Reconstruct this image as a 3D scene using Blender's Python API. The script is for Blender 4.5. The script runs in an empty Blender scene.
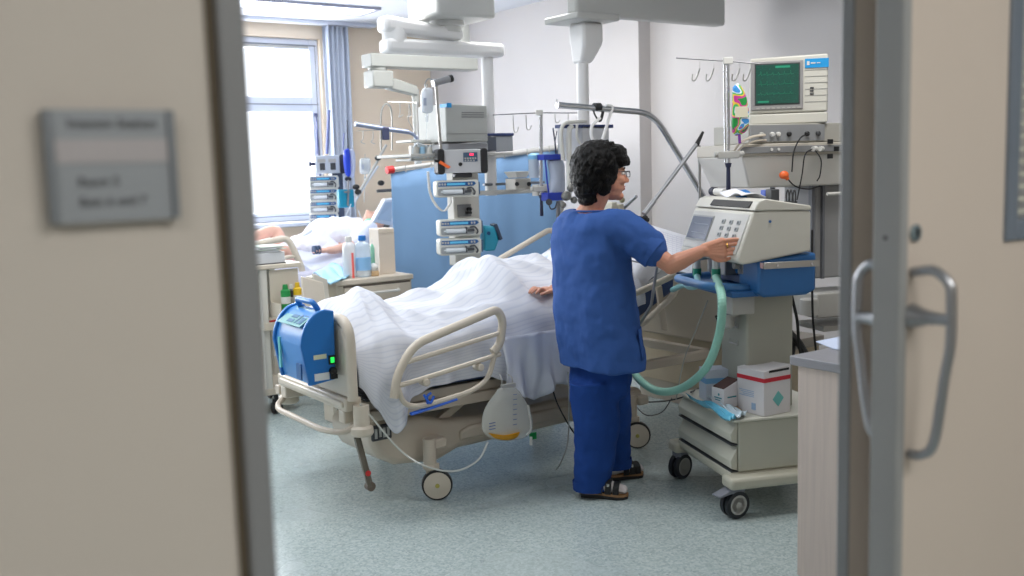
import bpy, bmesh, math, random
from mathutils import Vector, Matrix, noise
random.seed(7)
V3 = Vector
SC = bpy.context.scene
COL = SC.collection
# ------------------------------------------------------------------ camera
F = 1000.; TILT = math.atan(.1208); ROLL = math.radians(1.67); YAW = math.radians(35); CZ = 1.55
fwd = V3((math.sin(YAW)*math.cos(TILT), math.cos(YAW)*math.cos(TILT), -math.sin(TILT)))
r0 = V3((math.cos(YAW), -math.sin(YAW), 0)); u0 = r0.cross(fwd)
rt = r0*math.cos(ROLL) - u0*math.sin(ROLL); up = u0*math.cos(ROLL) + r0*math.sin(ROLL)
cd = bpy.data.cameras.new('camera'); cam = bpy.data.objects.new('camera', cd); COL.objects.link(cam)
cd.sensor_width = 36; cd.lens = F*36/1024; cd.clip_start = .05
M = Matrix((rt, up, -fwd)).transposed().to_4x4(); M.translation = V3((0, 0, CZ)); cam.matrix_world = M
cd.dof.use_dof = True; cd.dof.focus_distance = 4.7; cd.dof.aperture_fstop = 2.8
SC.camera = cam

def ray(px, py):
    return fwd + rt*((px-512)/F) + up*((288-py)/F)
def at(px, py, x=None, y=None, z=None):
    """point of the place seen at a photograph pixel on a known plane"""
    r = ray(px, py)
    t = x/r[0] if x is not None else y/r[1] if y is not None else (z-CZ)/r[2]
    return V3((0, 0, CZ)) + r*t
class FR:
    """a local frame: origin on the floor and a heading"""
    def __init__(s, o, deg): s.o = V3((o[0], o[1], 0)); s.m = Matrix.Translation(s.o) @ Matrix.Rotation(math.radians(deg), 4, 'Z'); s.i = s.m.inverted(); s.deg = deg
    def px(s, px, py, x=None, y=None, z=None):
        if z is not None: return s.i @ at(px, py, z=z)
        c = s.i @ V3((0, 0, CZ)); r = s.i.to_3x3() @ ray(px, py)
        t = (x-c[0])/r[0] if x is not None else (y-c[1])/r[1]
        return c + r*t
    def w(s, p): return s.m @ V3(p)
    def to(s, p): return s.i @ V3(p)

# ------------------------------------------------------------------ materials
MATS = {}
def PM(name, col, rough=.5, metal=0, var=.04, vs=6., bump=0, bs=60., alpha=1, trans=0, emis=None, es=0, spec=.5, coat=0, sub=0):
    if name in MATS: return MATS[name]
    m = bpy.data.materials.new(name); m.use_nodes = True; nt = m.node_tree; b = nt.nodes['Principled BSDF']
    def lin(c): return tuple(((x/255+.055)/1.055)**2.4 if x > 10 else x/255/12.92 for x in c)
    c = lin(col)
    tc = nt.nodes.new('ShaderNodeTexCoord')
    if var:
        n = nt.nodes.new('ShaderNodeTexNoise'); n.inputs['Scale'].default_value = vs; n.inputs['Detail'].default_value = 3
        nt.links.new(tc.outputs['Object'], n.inputs['Vector'])
        mx = nt.nodes.new('ShaderNodeMix'); mx.data_type = 'RGBA'
        mx.inputs[6].default_value = (*[max(0, x*(1-var)) for x in c], 1); mx.inputs[7].default_value = (*[min(1, x*(1+var)) for x in c], 1)
        nt.links.new(n.outputs['Fac'], mx.inputs[0]); nt.links.new(mx.outputs[2], b.inputs['Base Color'])
    else: b.inputs['Base Color'].default_value = (*c, 1)
    b.inputs['Roughness'].default_value = rough; b.inputs['Metallic'].default_value = metal
    b.inputs['Alpha'].default_value = alpha; b.inputs['Transmission Weight'].default_value = trans
    b.inputs['Specular IOR Level'].default_value = spec; b.inputs['Coat Weight'].default_value = coat
    if sub: b.inputs['Subsurface Weight'].default_value = sub; b.inputs['Subsurface Radius'].default_value = (.012, .004, .002); b.inputs['Subsurface Scale'].default_value = 1
    if bump:
        n2 = nt.nodes.new('ShaderNodeTexNoise'); n2.inputs['Scale'].default_value = bs; n2.inputs['Detail'].default_value = 4
        nt.links.new(tc.outputs['Object'], n2.inputs['Vector'])
        bp = nt.nodes.new('ShaderNodeBump'); bp.inputs['Strength'].default_value = bump; bp.inputs['Distance'].default_value = .01
        nt.links.new(n2.outputs['Fac'], bp.inputs['Height']); nt.links.new(bp.outputs[0], b.inputs['Normal'])
    if emis: b.inputs['Emission Color'].default_value = (*lin(emis), 1); b.inputs['Emission Strength'].default_value = es
    MATS[name] = m; return m
cream = PM('cream_plastic', (206, 196, 180), .42)
beigep = PM('beige_plastic', (196, 184, 168), .45)
white = PM('white_enamel', (214, 213, 208), .35)
offw = PM('off_white_enamel', (202, 199, 190), .4)
lgrey = PM('light_grey_plastic', (178, 177, 172), .45)
grey = PM('grey_plastic', (128, 129, 130), .5)
dgrey = PM('dark_grey_plastic', (62, 64, 68), .5)
black = PM('black_rubber', (22, 22, 24), .55)
chrome = PM('chrome', (200, 202, 206), .18, 1)
alu = PM('brushed_aluminium', (170, 172, 176), .36, 1, bump=.05, bs=300)
steel = PM('stainless_steel', (182, 180, 176), .3, 1)
blueD = PM('deep_blue_plastic', (40, 98, 156), .4)
blueM = PM('mid_blue_plastic', (22, 112, 190), .38)
blueL = PM('light_blue_plastic', (70, 150, 220), .4)
panelB = PM('blue_display_panel', (20, 84, 140), .3)
cyan = PM('cyan_marking', (60, 190, 225), .4)
teal = PM('teal_plastic', (20, 140, 160), .4)
navy = PM('navy_vinyl', (14, 54, 104), .4)
red = PM('red_plastic', (200, 40, 40), .4)
orange = PM('orange_plastic', (240, 110, 50), .4)
yellow = PM('yellow_plastic', (220, 180, 30), .5)
greenp = PM('green_plastic', (30, 140, 70), .4)
purple = PM('purple_plastic', (120, 60, 150), .4)
mint = PM('mint_silicone', (150, 205, 188), .35, var=.03, alpha=.93)
clear = PM('clear_plastic', (226, 234, 240), .12, alpha=.38, var=0)
clearb = PM('clear_bag_film', (214, 222, 228), .15, alpha=.55, var=0)
amber = PM('amber_liquid', (222, 158, 30), .2, alpha=.9)
skin = PM('skin', (206, 146, 120), .5, var=.06, vs=30, sub=.15, bump=.08, bs=160)
skinp = PM('patient_skin', (206, 152, 128), .5, var=.06, vs=30, sub=.15, bump=.08, bs=160)
scrub = PM('blue_scrub_cotton', (54, 88, 152), .85, var=.05, vs=12, bump=.12, bs=500, spec=.2)
linen = PM('white_linen', (222, 224, 230), .8, var=.015, bump=.12, bs=300, spec=.2)
paperm = PM('white_paper', (226, 228, 234), .7, var=.02)
inkm = PM('dark_print', (42, 44, 48), .6)
led_green = PM('green_lit_switch', (40, 230, 90), .3, emis=(40, 240, 90), es=1.0)
led_red = PM('red_lit_digits', (255, 60, 90), .3, emis=(255, 50, 90), es=1.6)

# ------------------------------------------------------------------ mesh builder
WM = {}
def wm(o): return WM.get(o.name, Matrix.Identity(4)) if o else Matrix.Identity(4)
def tag(o, label=None, cat=None, group=None, kind=None):
    if label: o['label'] = label
    if cat: o['category'] = cat
    if group: o['group'] = group
    if kind: o['kind'] = kind
    return o
def thing(name, label, cat, loc=(0, 0, 0), deg=0, group=None, kind=None):
    o = bpy.data.objects.new(name, None); COL.objects.link(o); o.empty_display_size = .05
    o.location = loc; o.rotation_euler = (0, 0, math.radians(deg))
    WM[o.name] = Matrix.Translation(V3(loc)) @ Matrix.Rotation(math.radians(deg), 4, 'Z')
    return tag(o, label, cat, group, kind)
def fthing(name, label, cat, fr, group=None):
    return thing(name, label, cat, tuple(fr.o), fr.deg, group)
def crv(pts, n=8):
    """Catmull-Rom through points"""
    P = [V3(p) for p in pts]
    if len(P) < 3: return P
    Q = [P[0]*2-P[1]] + P + [P[-1]*2-P[-2]]; out = []
    for i in range(1, len(Q)-2):
        a, b, c, d = Q[i-1:i+3]
        for k in range(n):
            t = k/n
            out.append(.5*((2*b)+(c-a)*t+(2*a-5*b+4*c-d)*t*t+(3*b-a-3*c+d)*t**3))
    out.append(P[-1]); return out
def rounded(pts, r, n=5, closed=False):
    """polyline with rounded corners"""
    P = [V3(p) for p in pts]; out = []; N = len(P)
    for i, p in enumerate(P):
        if not closed and i in (0, N-1): out.append(p); continue
        a, b = P[i-1], P[(i+1) % N]; d1 = (a-p); d2 = (b-p)
        rr = min(r, d1.length*.48, d2.length*.48); s = p+d1.normalized()*rr; e = p+d2.normalized()*rr
        for k in range(n+1):
            t = k/n; out.append(s*(1-t)**2+p*2*t*(1-t)+e*t*t)
    return out
class MB:
    def __init__(s): s.b = bmesh.new(); s.m = Matrix.Identity(4)
    def _add(s, vs, fs):
        v = [s.b.verts.new(s.m @ V3(p)) for p in vs]
        for f in fs:
            try: s.b.faces.new([v[i] for i in f])
            except ValueError: pass
        return s
    def box(s, lo, hi, rot=None, piv=None):
        (a, b, c), (d, e, f) = lo, hi
        vs = [V3(p) for p in ((a,b,c),(d,b,c),(d,e,c),(a,e,c),(a,b,f),(d,b,f),(d,e,f),(a,e,f))]
        if rot is not None:
            pv = V3(piv) if piv is not None else (V3(lo)+V3(hi))/2
            vs = [pv + rot @ (v-pv) for v in vs]
        return s._add(vs, [(0,3,2,1),(4,5,6,7),(0,1,5,4),(1,2,6,5),(2,3,7,6),(3,0,4,7)])
    def hexa(s, b4, t4):
        return s._add(list(b4)+list(t4), [(0,3,2,1),(4,5,6,7),(0,1,5,4),(1,2,6,5),(2,3,7,6),(3,0,4,7)])
    def rings(s, R, cap=True, close=False):
        n = len(R[0]); vs = [p for r in R for p in r]; fs = []
        L = len(R)
        for i in range(L if close else L-1):
            for j in range(n):
                k = (j+1) % n; a = i*n; b = ((i+1) % L)*n
                fs.append((a+j, a+k, b+k, b+j))
        if cap and not close: fs.append(tuple(range(n-1, -1, -1))); fs.append(tuple((L-1)*n+j for j in range(n)))
        return s._add(vs, fs)
    def tube(s, pts, r, seg=8, cap=True, close=False, flat=1.):
        P = [V3(p) for p in pts]; N = len(P); R = r if isinstance(r, (list, tuple)) else [r]*N
        T = [((P[(i+1) % N] if close or i < N-1 else P[i])-(P[i-1] if close or i > 0 else P[i])).normalized() for i in range(N)]
        n = T[0].orthogonal().normalized() if abs(T[0].z) > .9 else T[0].cross(V3((0, 0, 1))).normalized(); RR = []
        for i in range(N):
            n = (n-T[i]*n.dot(T[i]));
            n = n.normalized() if n.length > 1e-6 else T[i].orthogonal().normalized()
            b = T[i].cross(n)
            RR.append([P[i]+(n*math.cos(2*math.pi*k/seg)+b*math.sin(2*math.pi*k/seg)*flat)*R[i] for k in range(seg)])
        return s.rings(RR, cap, close)
    def cyl(s, p, q, r, r2=None, seg=16): return s.tube([p, q], [r, r if r2 is None else r2], seg)
    def lathe(s, prof, c=(0, 0, 0), axis='Z', seg=20):
        c = V3(c); R = []
        for (r, h) in prof:
            ring = []
            for k in range(seg):
                a = 2*math.pi*k/seg; x, y = r*math.cos(a), r*math.sin(a)
                ring.append(c + (V3((x, y, h)) if axis == 'Z' else V3((h, x, y)) if axis == 'X' else V3((y, h, x))))
            R.append(ring)
        return s.rings(R)
    def ell(s, c, r, seg=16, rot=None):
        c = V3(c); R = []
        for i in range(1, seg//2):
            t = math.pi*i/(seg//2); ring = []
            for k in range(seg):
                a = 2*math.pi*k/seg; v = V3((math.sin(t)*math.cos(a)*r[0], math.sin(t)*math.sin(a)*r[1], -math.cos(t)*r[2]))
                ring.append(c+(rot @ v if rot is not None else v))
            R.append(ring)
        s.rings(R, cap=False); n = seg; L = len(R)
        return s._cap(R[0], c+((rot @ V3((0, 0, -r[2]))) if rot is not None else V3((0, 0, -r[2]))), 1)._cap(R[-1], c+((rot @ V3((0, 0, r[2]))) if rot is not None else V3((0, 0, r[2]))), 0)
    def _cap(s, ring, tip, flip):
        n = len(ring); return s._add(list(ring)+[tip], [((k+1) % n, k, n) if flip else (k, (k+1) % n, n) for k in range(n)])
    def limb(s, pts, rs, seg=14, n=5):
        """tapered limb with round ends"""
        P = crv(pts, n) if len(pts) > 2 else [V3(pts[0]).lerp(V3(pts[1]), k/6) for k in range(7)]
        m = len(P)-1; R = []
        for i in range(m+1):
            t = i/m*(len(rs)-1); a = min(int(t), len(rs)-2); R.append(rs[a]+(rs[a+1]-rs[a])*(t-a))
        s.tube(P, R, seg); s.ell(P[0], (R[0],)*3, 12); s.ell(P[-1], (R[-1],)*3, 12); return s
    def prism(s, poly, h0, h1, axis='Y'):
        f = (lambda a, b, h: (a, h, b)) if axis == 'Y' else (lambda a, b, h: (a, b, h)) if axis == 'Z' else (lambda a, b, h: (h, a, b))
        n = len(poly); vs = [f(a, b, h0) for a, b in poly]+[f(a, b, h1) for a, b in poly]
        return s._add(vs, [tuple(range(n)), tuple(range(2*n-1, n-1, -1))]+[(i, n+i, n+(i+1) % n, (i+1) % n) for i in range(n)])
    def grid(s, fn, nu, nv):
        vs = [fn(i/nu, j/nv) for j in range(nv+1) for i in range(nu+1)]
        return s._add(vs, [(j*(nu+1)+i, j*(nu+1)+i+1, (j+1)*(nu+1)+i+1, (j+1)*(nu+1)+i) for j in range(nv) for i in range(nu)])
    def build(s, name, mat, parent=None, bevel=0, smooth=True, sub=0, remesh=0, relax=0, disp=None, thick=0, world=False, bseg=2, kind=None, label=None, solidoff=-1):
        bmesh.ops.recalc_face_normals(s.b, faces=s.b.faces)
        if world and parent: bmesh.ops.transform(s.b, matrix=wm(parent).inverted(), verts=s.b.verts)
        me = bpy.data.meshes.new(name); s.b.to_mesh(me); s.b.free()
        for p in me.polygons: p.use_smooth = smooth
        if smooth and not remesh: me.set_sharp_from_angle(angle=math.radians(38))
        o = bpy.data.objects.new(name, me); COL.objects.link(o); me.materials.append(mat)
        if parent: o.parent = parent; WM[o.name] = wm(parent)
        if remesh:
            r = o.modifiers.new('r', 'REMESH'); r.mode = 'VOXEL'; r.voxel_size = remesh; r.use_smooth_shade = True
        if relax:
            k = o.modifiers.new('s', 'SMOOTH'); k.iterations = relax; k.factor = .5
        if thick:
            k = o.modifiers.new('t', 'SOLIDIFY'); k.thickness = thick; k.offset = solidoff
        if bevel:
            k = o.modifiers.new('b', 'BEVEL'); k.width = bevel; k.segments = bseg; k.limit_method = 'ANGLE'; k.angle_limit = math.radians(35); k.harden_normals = False
        if sub:
            k = o.modifiers.new('u', 'SUBSURF'); k.levels = k.render_levels = sub
        if disp:
            for (st, size) in (disp if isinstance(disp, list) else [disp]):
                t = bpy.data.textures.new('cloud', 'CLOUDS'); t.noise_scale = size; t.noise_depth = 2
                k = o.modifiers.new('d', 'DISPLACE'); k.texture = t; k.strength = st; k.mid_level = .5; k.texture_coords = 'LOCAL'
        if kind: o['kind'] = kind
        if label: o['label'] = label
        return o
def kids(o): return [c for c in bpy.data.objects if c.parent == o]
CH = {}
def dup(o, loc=None, deg=None, label=None, group=None, parent=None):
    c = o.copy(); COL.objects.link(c)
    if parent: c.parent = parent
    if loc is not None: c.location = loc
    if deg is not None: c.rotation_euler = (0, 0, math.radians(deg))
    if label: c['label'] = label
    if group: c['group'] = group
    for k in kids(o): dup(k, parent=c)
    return c
def wire(name, label, cat, pts, r, mat, n=8, seg=6, group=None):
    P = crv(pts, n); o = thing(name, label, cat, tuple(P[0]), group=group) if False else None
    ob = MB().tube(P, r, seg).build(name, mat); tag(ob, label, cat, group); return ob
def text(name, body, mat, size, loc, rotm, parent=None, align='LEFT', ext=.0004):
    cu = bpy.data.curves.new(name, 'FONT'); cu.body = body; cu.size = size; cu.extrude = ext; cu.align_x = align; cu.align_y = 'CENTER'
    t = bpy.data.objects.new(name, cu); COL.objects.link(t); bpy.context.view_layer.update()
    me = bpy.data.meshes.new_from_object(t.evaluated_get(bpy.context.evaluated_depsgraph_get()))
    bpy.data.objects.remove(t); bpy.data.curves.remove(cu)
    me.materials.clear(); me.materials.append(mat); me.transform(Matrix.Translation(V3(loc)) @ rotm.to_4x4())
    o = bpy.data.objects.new(name, me); COL.objects.link(o)
    if parent: o.parent = parent
    return o
RX = Matrix.Rotation(math.radians(90), 3, 'X')        # text faces -y, reads along +x
RXL = Matrix.Rotation(math.radians(-90), 3, 'Z') @ RX  # text faces -x, reads along -y
# ================================================================== SETTING
XW = 5.3; YW = 8.9; ZC = 2.95; YD = 1.02; XL = -2.2
def nodes(m): return m.node_tree
def floor_mat():
    m = PM('speckled_vinyl', (150, 166, 164), .3, var=0); nt = m.node_tree; b = nt.nodes['Principled BSDF']
    tc = nt.nodes.new('ShaderNodeTexCoord')
    v = nt.nodes.new('ShaderNodeTexVoronoi'); v.inputs['Scale'].default_value = 110; nt.links.new(tc.outputs['Object'], v.inputs['Vector'])
    n = nt.nodes.new('ShaderNodeTexNoise'); n.inputs['Scale'].default_value = 60; n.inputs['Detail'].default_value = 5; nt.links.new(tc.outputs['Object'], n.inputs['Vector'])
    r = nt.nodes.new('ShaderNodeValToRGB'); cr = r.color_ramp
    cr.elements[0].position = .1; cr.elements[0].color = (.24, .30, .29, 1); cr.elements[1].position = .75; cr.elements[1].color = (.50, .57, .57, 1)
    e = cr.elements.new(.42); e.color = (.37, .445, .44, 1)
    mx = nt.nodes.new('ShaderNodeMix'); mx.data_type = 'RGBA'; mx.inputs[0].default_value = .5
    nt.links.new(v.outputs['Color'], mx.inputs[6]); nt.links.new(n.outputs['Color'], mx.inputs[7])
    bw = nt.nodes.new('ShaderNodeRGBToBW'); nt.links.new(mx.outputs[2], bw.inputs[0]); nt.links.new(bw.outputs[0], r.inputs[0]); nt.links.new(r.outputs[0], b.inputs['Base Color'])
    n3 = nt.nodes.new('ShaderNodeTexNoise'); n3.inputs['Scale'].default_value = 1.5; nt.links.new(tc.outputs['Object'], n3.inputs['Vector'])
    mr = nt.nodes.new('ShaderNodeMapRange'); mr.inputs[3].default_value = .20; mr.inputs[4].default_value = .32; nt.links.new(n3.outputs['Fac'], mr.inputs[0]); nt.links.new(mr.outputs[0], b.inputs['Roughness'])
    bp = nt.nodes.new('ShaderNodeBump'); bp.inputs['Strength'].default_value = .06; bp.inputs['Distance'].default_value = .004
    nt.links.new(n.outputs['Fac'], bp.inputs['Height']); nt.links.new(bp.outputs[0], b.inputs['Normal'])
    return m
FLM = floor_mat()
wallR = PM('white_grey_wall_paint', (204, 200, 199), .7, var=.02, vs=2, bump=.06, bs=120)
wallB = PM('beige_wall_paint', (238, 220, 196), .7, var=.02, vs=2, bump=.06, bs=120)
wallC = PM('corridor_beige_paint', (200, 193, 184), .6, var=.02, vs=3, bump=.04, bs=80)
ceilm = PM('ceiling_white', (232, 236, 244), .8, var=.01)
frameg = PM('grey_door_frame_paint', (132, 134, 136), .4, var=.02)
winw = PM('white_window_frame', (216, 222, 236), .35, var=.01)
def S(name, mb, mat, parent=None, **k):
    o = mb.build(name, mat, parent, **k)
    if not parent: o['kind'] = 'structure'
    return o
S('floor', MB().box((XL-.2, -1.9, -.1), (XW+.2, YW+.3, 0)), FLM)
S('ceiling', MB().box((XL-.2, YD, ZC), (XW+.2, YW+.3, ZC+.12)), ceilm)
S('ceiling_corridor', MB().box((XL-.2, -1.9, 2.75), (XW+.2, YD+.13, 2.9)), ceilm)
ps = at(640, 160, x=XW)[1]
S('wall_right', MB().box((XW+.12, -1.9, 0), (XW+.3, YW+.3, ZC)), wallR)
S('wall_pilaster', MB().box((XW, ps, 0), (XW+.13, YW+.3, ZC)), wallR)
S('wall_left', MB().box((XL-.2, -1.9, 0), (XL, YW+.3, ZC)), wallR)
S('wall_corridor', MB().box((XL-.2, -2.05, 0), (XW+.2, -1.9, ZC)), wallC)
# door wall: left of the opening, right of it, and above
OX0, OX1 = .383, 1.395; HD = 2.12
S('wall_door_left', MB().box((XL-.2, YD, 0), (OX0-.028, YD+.12, ZC)), wallC)
S('wall_door_right', MB().box((OX1+.006, YD, 0), (1.55, YD+.022, ZC)).box((1.55, YD, 0), (XW+.2, YD+.12, ZC)), wallC)
S('wall_door_header', MB().box((OX0-.028, YD, HD+.03), (OX1+.006, YD+.12, ZC)), wallC)
fr = MB()
fr.box((OX0-.028, YD-.014, 0), (OX0, YD+.134, HD+.03)); fr.box((OX1, YD-.001, 0), (OX1+.006, YD+.023, HD+.03))
fr.box((OX0, YD-.014, HD), (OX1, YD+.134, HD+.03))
S('door_frame', fr, frameg, bevel=.003)
sg = MB().box((OX0-.037, YD-.004, 0), (OX0-.028, YD+.0, HD+.03))
S('shadow_line_1', sg, PM('frame_shadow_line', (92, 82, 66), .7))  # brown strip: shade of the gap beside the frame, put into its colour
# window wall with two windows
W = [(2.75, 4.10, 1.10, 2.80), (-.9, 1.9, 1.10, 2.80)]
wb = MB()
xs = sorted([XL-.2, W[1][0], W[1][1], W[0][0], W[0][1], XW+.2])
for a, b in ((xs[0], xs[1]), (xs[2], xs[3]), (xs[4], xs[5])): wb.box((a, YW, 0), (b, YW+.25, ZC))
for w in W: wb.box((w[0], YW, 0), (w[1], YW+.25, w[2])); wb.box((w[0], YW, w[3]), (w[1], YW+.25, ZC))
S('wall_back', wb, wallB)
glass = PM('window_glass', (235, 242, 250), .03, alpha=.12, var=0)
for i, (x0, x1, z0, z1) in enumerate(W):
    t = thing('window_%d' % (i+1), None, None, (x0, YW+.06, z0), kind='structure')
    f = MB(); y0, y1 = YW+.05, YW+.12; zt = at(285, 103, y=YW)[2]
    for a, b in ((x0, x0+.09), (x1-.09, x1)): f.box((a, y0, z0), (b, y1, z1))
    f.box((x0+.09, y0, z0), (x1-.09, y1, z0+.09)); f.box((x0+.09, y0, z1-.1), (x1-.09, y1, z1)); f.box((x0+.09, y0+.001, zt-.08), (x1-.09, y1-.001, zt+.06))
    gk = MB(); gk.box((x0+.02, y0-.003, zt-.012), (x1-.02, y0+.002, zt-.004)); gk.box((x0+.02, y0-.003, z1-.066), (x1-.02, y0+.002, z1-.054)); gk.box((x0+.02, y0-.003, z0+.05), (x1-.02, y0+.002, z0+.058)); gk.box((x1-.034, y0-.003, z0+.05), (x1-.028, y0+.002, z1-.054)); gk.build('sash_gasket', PM('grey_gasket', (120, 124, 132), .6), t, world=True)
    if i: f.box(((x0+x1)/2-.06, y0+.002, z0), ((x0+x1)/2+.06, y1-.002, z1))
    f.build('window_frame', winw, t, world=True, bevel=.006)
    g = MB().box((x0+.08, YW+.08, z0+.08), (x1-.08, YW+.086, z1-.08)).build('window_pane', glass, t, world=True)
    sl = MB().box((x0-.05, YW-.16, z0-.04), (x1+.05, YW+.05, z0)).build('window_sill', winw, t, world=True, bevel=.008)
    if i == 0:
        hb = MB().box((x1-.075, YW+.03, zt-.12), (x1-.045, YW+.05, zt-.09)); hb.tube([(x1-.06, YW+.03, zt-.1), (x1-.05, YW+.02, z0+.16)], .009, 6)
        hb.build('window_handle', PM('dark_blue_handle', (70, 76, 110), .4), t, world=True)
        MB().box((x0+.1, YW+.035, z1-.085), (x1-.1, YW+.05, z1-.07)).tube([(x0+.5, YW+.03, z1-.08), (x0+.75, YW+.02, z1-.092)], .008, 6).build('window_lever', lgrey, t, world=True)
S('trim_2', MB().box((XL, YW-.16, ZC-.035), (4.62, YW-.06, ZC)), winw, bevel=.004)
for i, (a, b, c, d) in enumerate([(XL, YD+.12, XL+.015, YW), (XW-.015, ps, XW, YW), (XW+.105, 1.2, XW+.12, ps), (XL, YW-.015, XW, YW)]):
    S('baseboard_%s' % ['left', 'right', 'right_front', 'back'][i], MB().box((a, b, 0), (c, d, .08)), grey)
# curtain (pleated sheer at the right side of the window)
def curtain(name, label, x0, x1, y, z0, z1, mat, amp, n, group=None, zt0=None):
    def fn(u, v):
        x = x0+(x1-x0)*u; a = amp*(math.sin(u*n*2*math.pi)+.35*math.sin(u*n*4.7+1))
        zt = z1 if zt0 is None else zt0+(z1-zt0)*u
        return (x, y+a*(.7+.3*v)+.004*math.sin(v*9+u*5), z0+(zt-z0)*v)
    o = MB().grid(fn, int(n*14), 12).build(name, mat, thick=.002); tag(o, label, 'curtain', group); return o
sheer = PM('pale_blue_sheer', (206, 214, 228), .8, var=.06, vs=20, alpha=.8)
curtain('window_curtain', 'pale blue pleated curtain hanging beside the bright window', 4.09, 4.34, YW-.11, .95, ZC-.04, sheer, .028, 5)
# outside: overcast sky = world; ceiling luminaires
def luminaire(x0, x1, y0, y1, label, e):
    t = thing('ceiling_luminaire', label, 'ceiling light', ((x0+x1)/2, (y0+y1)/2, ZC), group=None)
    f = MB(); z = ZC-.022
    f.box((x0, y0, z), (x1, y0+.03, ZC)); f.box((x0, y1-.03, z), (x1, y1, ZC)); f.box((x0, y0+.03, z), (x0+.03, y1-.03, ZC)); f.box((x1-.03, y0+.03, z), (x1, y1-.03, ZC))
    f.build('light_frame', PM('luminaire_frame', (170, 172, 190), .4), t, world=True)
    MB().box((x0+.03, y0+.03, ZC-.018), (x1-.03, y1-.03, ZC-.003)).build('light_diffuser', PM('lit_diffuser', (240, 246, 255), .6, var=0, emis=(232, 240, 255), es=e), t, world=True)
l0, l1 = at(360, 5.8, z=ZC), at(350, 13, z=ZC)
luminaire(1.9, at(376, 9, z=ZC)[0], l0[1], l1[1], 'lit rectangular luminaire on the ceiling near the window', 4.0)
def area(name, loc, rot, sx, sy, e, col=(1, 1, 1)):
    l = bpy.data.lights.new(name, 'AREA'); l.shape = 'RECTANGLE'; l.size = sx; l.size_y = sy; l.energy = e; l.color = col
    o = bpy.data.objects.new(name, l); COL.objects.link(o); o.location = loc; o.rotation_euler = rot; return o
for w in W:
    area('window_daylight', ((w[0]+w[1])/2, YW+.3, (w[2]+w[3])/2), (math.radians(-90), 0, 0), w[1]-w[0], w[3]-w[2], 112*(w[1]-w[0])/1.35, (.93, .96, 1))
area('room_light', (3.6, 5.6, ZC-.03), (0, 0, 0), 1.6, .6, 50, (1, .98, .96))
area('room_light', (1.0, 4.6, ZC-.03), (0, 0, 0), 1.6, .6, 46, (.97, .98, 1))
area('room_light', (3.4, 2.6, ZC-.03), (0, 0, 0), 1.2, .5, 26, (1, .98, .96))
area('corridor_light', (1.3, -.7, 2.73), (0, 0, 0), 1.4, .5, 36, (1, .97, .93))
area('corridor_light', (-1.2, -.3, 2.73), (0, 0, 0), 1.4, .5, 15, (1, .97, .93))  # added lamp, unseen: brightens the wall strip behind the door leaf
wd = bpy.data.worlds.new('sky'); SC.world = wd; wd.use_nodes = True
wd.node_tree.nodes['Background'].inputs[0].default_value = (.9, .95, 1, 1); wd.node_tree.nodes['Background'].inputs[1].default_value = 3.0

# ------------------------------------------------------------------ sliding door leaf in the corridor
D = thing('door_1', None, None, (1.293, .86, 0), kind='structure')
leafm = PM('door_leaf_laminate', (204, 193, 182), .5, var=.02, vs=3)
wx0, wz0 = 1.585, 1.42
lb = MB(); lb.box((1.305, .862, .01), (wx0, .903, 2.2)); lb.box((wx0, .862, .01), (2.15, .903, wz0)); lb.box((wx0, .862, 2.0), (2.15, .903, 2.2)); lb.box((2.0, .862, wz0), (2.15, .903, 2.0))
lb.build('door_leaf', leafm, D, world=True)
MB().prism([(1.293, .863), (1.2965, .8585), (1.308, .8585), (1.308, .907), (1.2945, .907), (1.293, .9055)], .01, 2.2, 'Z').build('edge_profile', PM('grey_edge_profile', (150, 152, 152), .5, 0), D, world=True, bevel=.002)
wf = MB()
for a in ((wx0-.012, .855, wz0-.012, wx0+.02, .91, 2.012), (1.98, .855, wz0-.012, 2.012, .91, 2.012), (wx0+.02, .855, wz0-.012, 1.98, .91, wz0+.02), (wx0+.02, .855, 1.98, 1.98, .91, 2.012)): wf.box(a[:3], a[3:])
wf.build('glazing_frame', PM('blue_grey_glazing_frame', (112, 122, 134), .4), D, world=True, bevel=.003)
MB().box((wx0+.02, .877, wz0+.02), (1.98, .883, 1.98)).build('door_pane', glass, D, world=True)
bl = MB()
for k in range(26): bl.box((wx0+.03, .886, wz0+.03+k*.021), (1.97, .9, wz0+.0315+k*.021), Matrix.Rotation(.5, 3, 'X'))
bl.build('blind', PM('yellow_white_blind', (190, 190, 166), .6), D, world=True)
def dfn(px, py, y): p = at(px, py, y=y); return p
def handle(side):
    s = -1 if side == 'front' else 1; yf = .859 if s < 0 else .906; off = .062 if s < 0 else .05
    if s < 0: zt, zm, zb = at(921, 272, y=.85)[2], at(935, 319, y=.82)[2], at(915, 455, y=.85)[2]; xc = 1.322
    else: zt, zm, zb = at(868, 268, y=.93)[2], at(868, 319, y=.93)[2], at(868, 435, y=.93)[2]; xc = 1.326
    yo = yf+s*off
    pts = [(xc, yf, zt), (xc, yf+s*off*.55, zt+.004), (xc, yo-s*.004, zt-.014), (xc, yo, zt-.04), (xc, yo, zt-.10), (xc, yo-s*.008, zt-.15), (xc, yo-s*.022, zb+.028), (xc, yf+s*off*.35, zb+.004), (xc, yf, zb)]
    h = MB().tube(crv(pts, 8), .0075, 14)
    h.lathe([(.017, 0), (.016, .004), (.010, .024), (.0085, .05), (.0085, off)], (xc, yf, zm), 'Y') if s > 0 else h.lathe([(.019, 0), (.018, -.004), (.011, -.026), (.009, -.05), (.009, -off)], (xc, yf, zm), 'Y')
    h.build('door_handle', alu, D, world=True)
handle('front'); handle('back')
pk = at(916, 233, y=.859); e = MB().lathe([(.0125, .0), (.0125, -.004), (.0105, -.005)], (pk[0], .8615, pk[2]), 'Y', 24)
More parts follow.
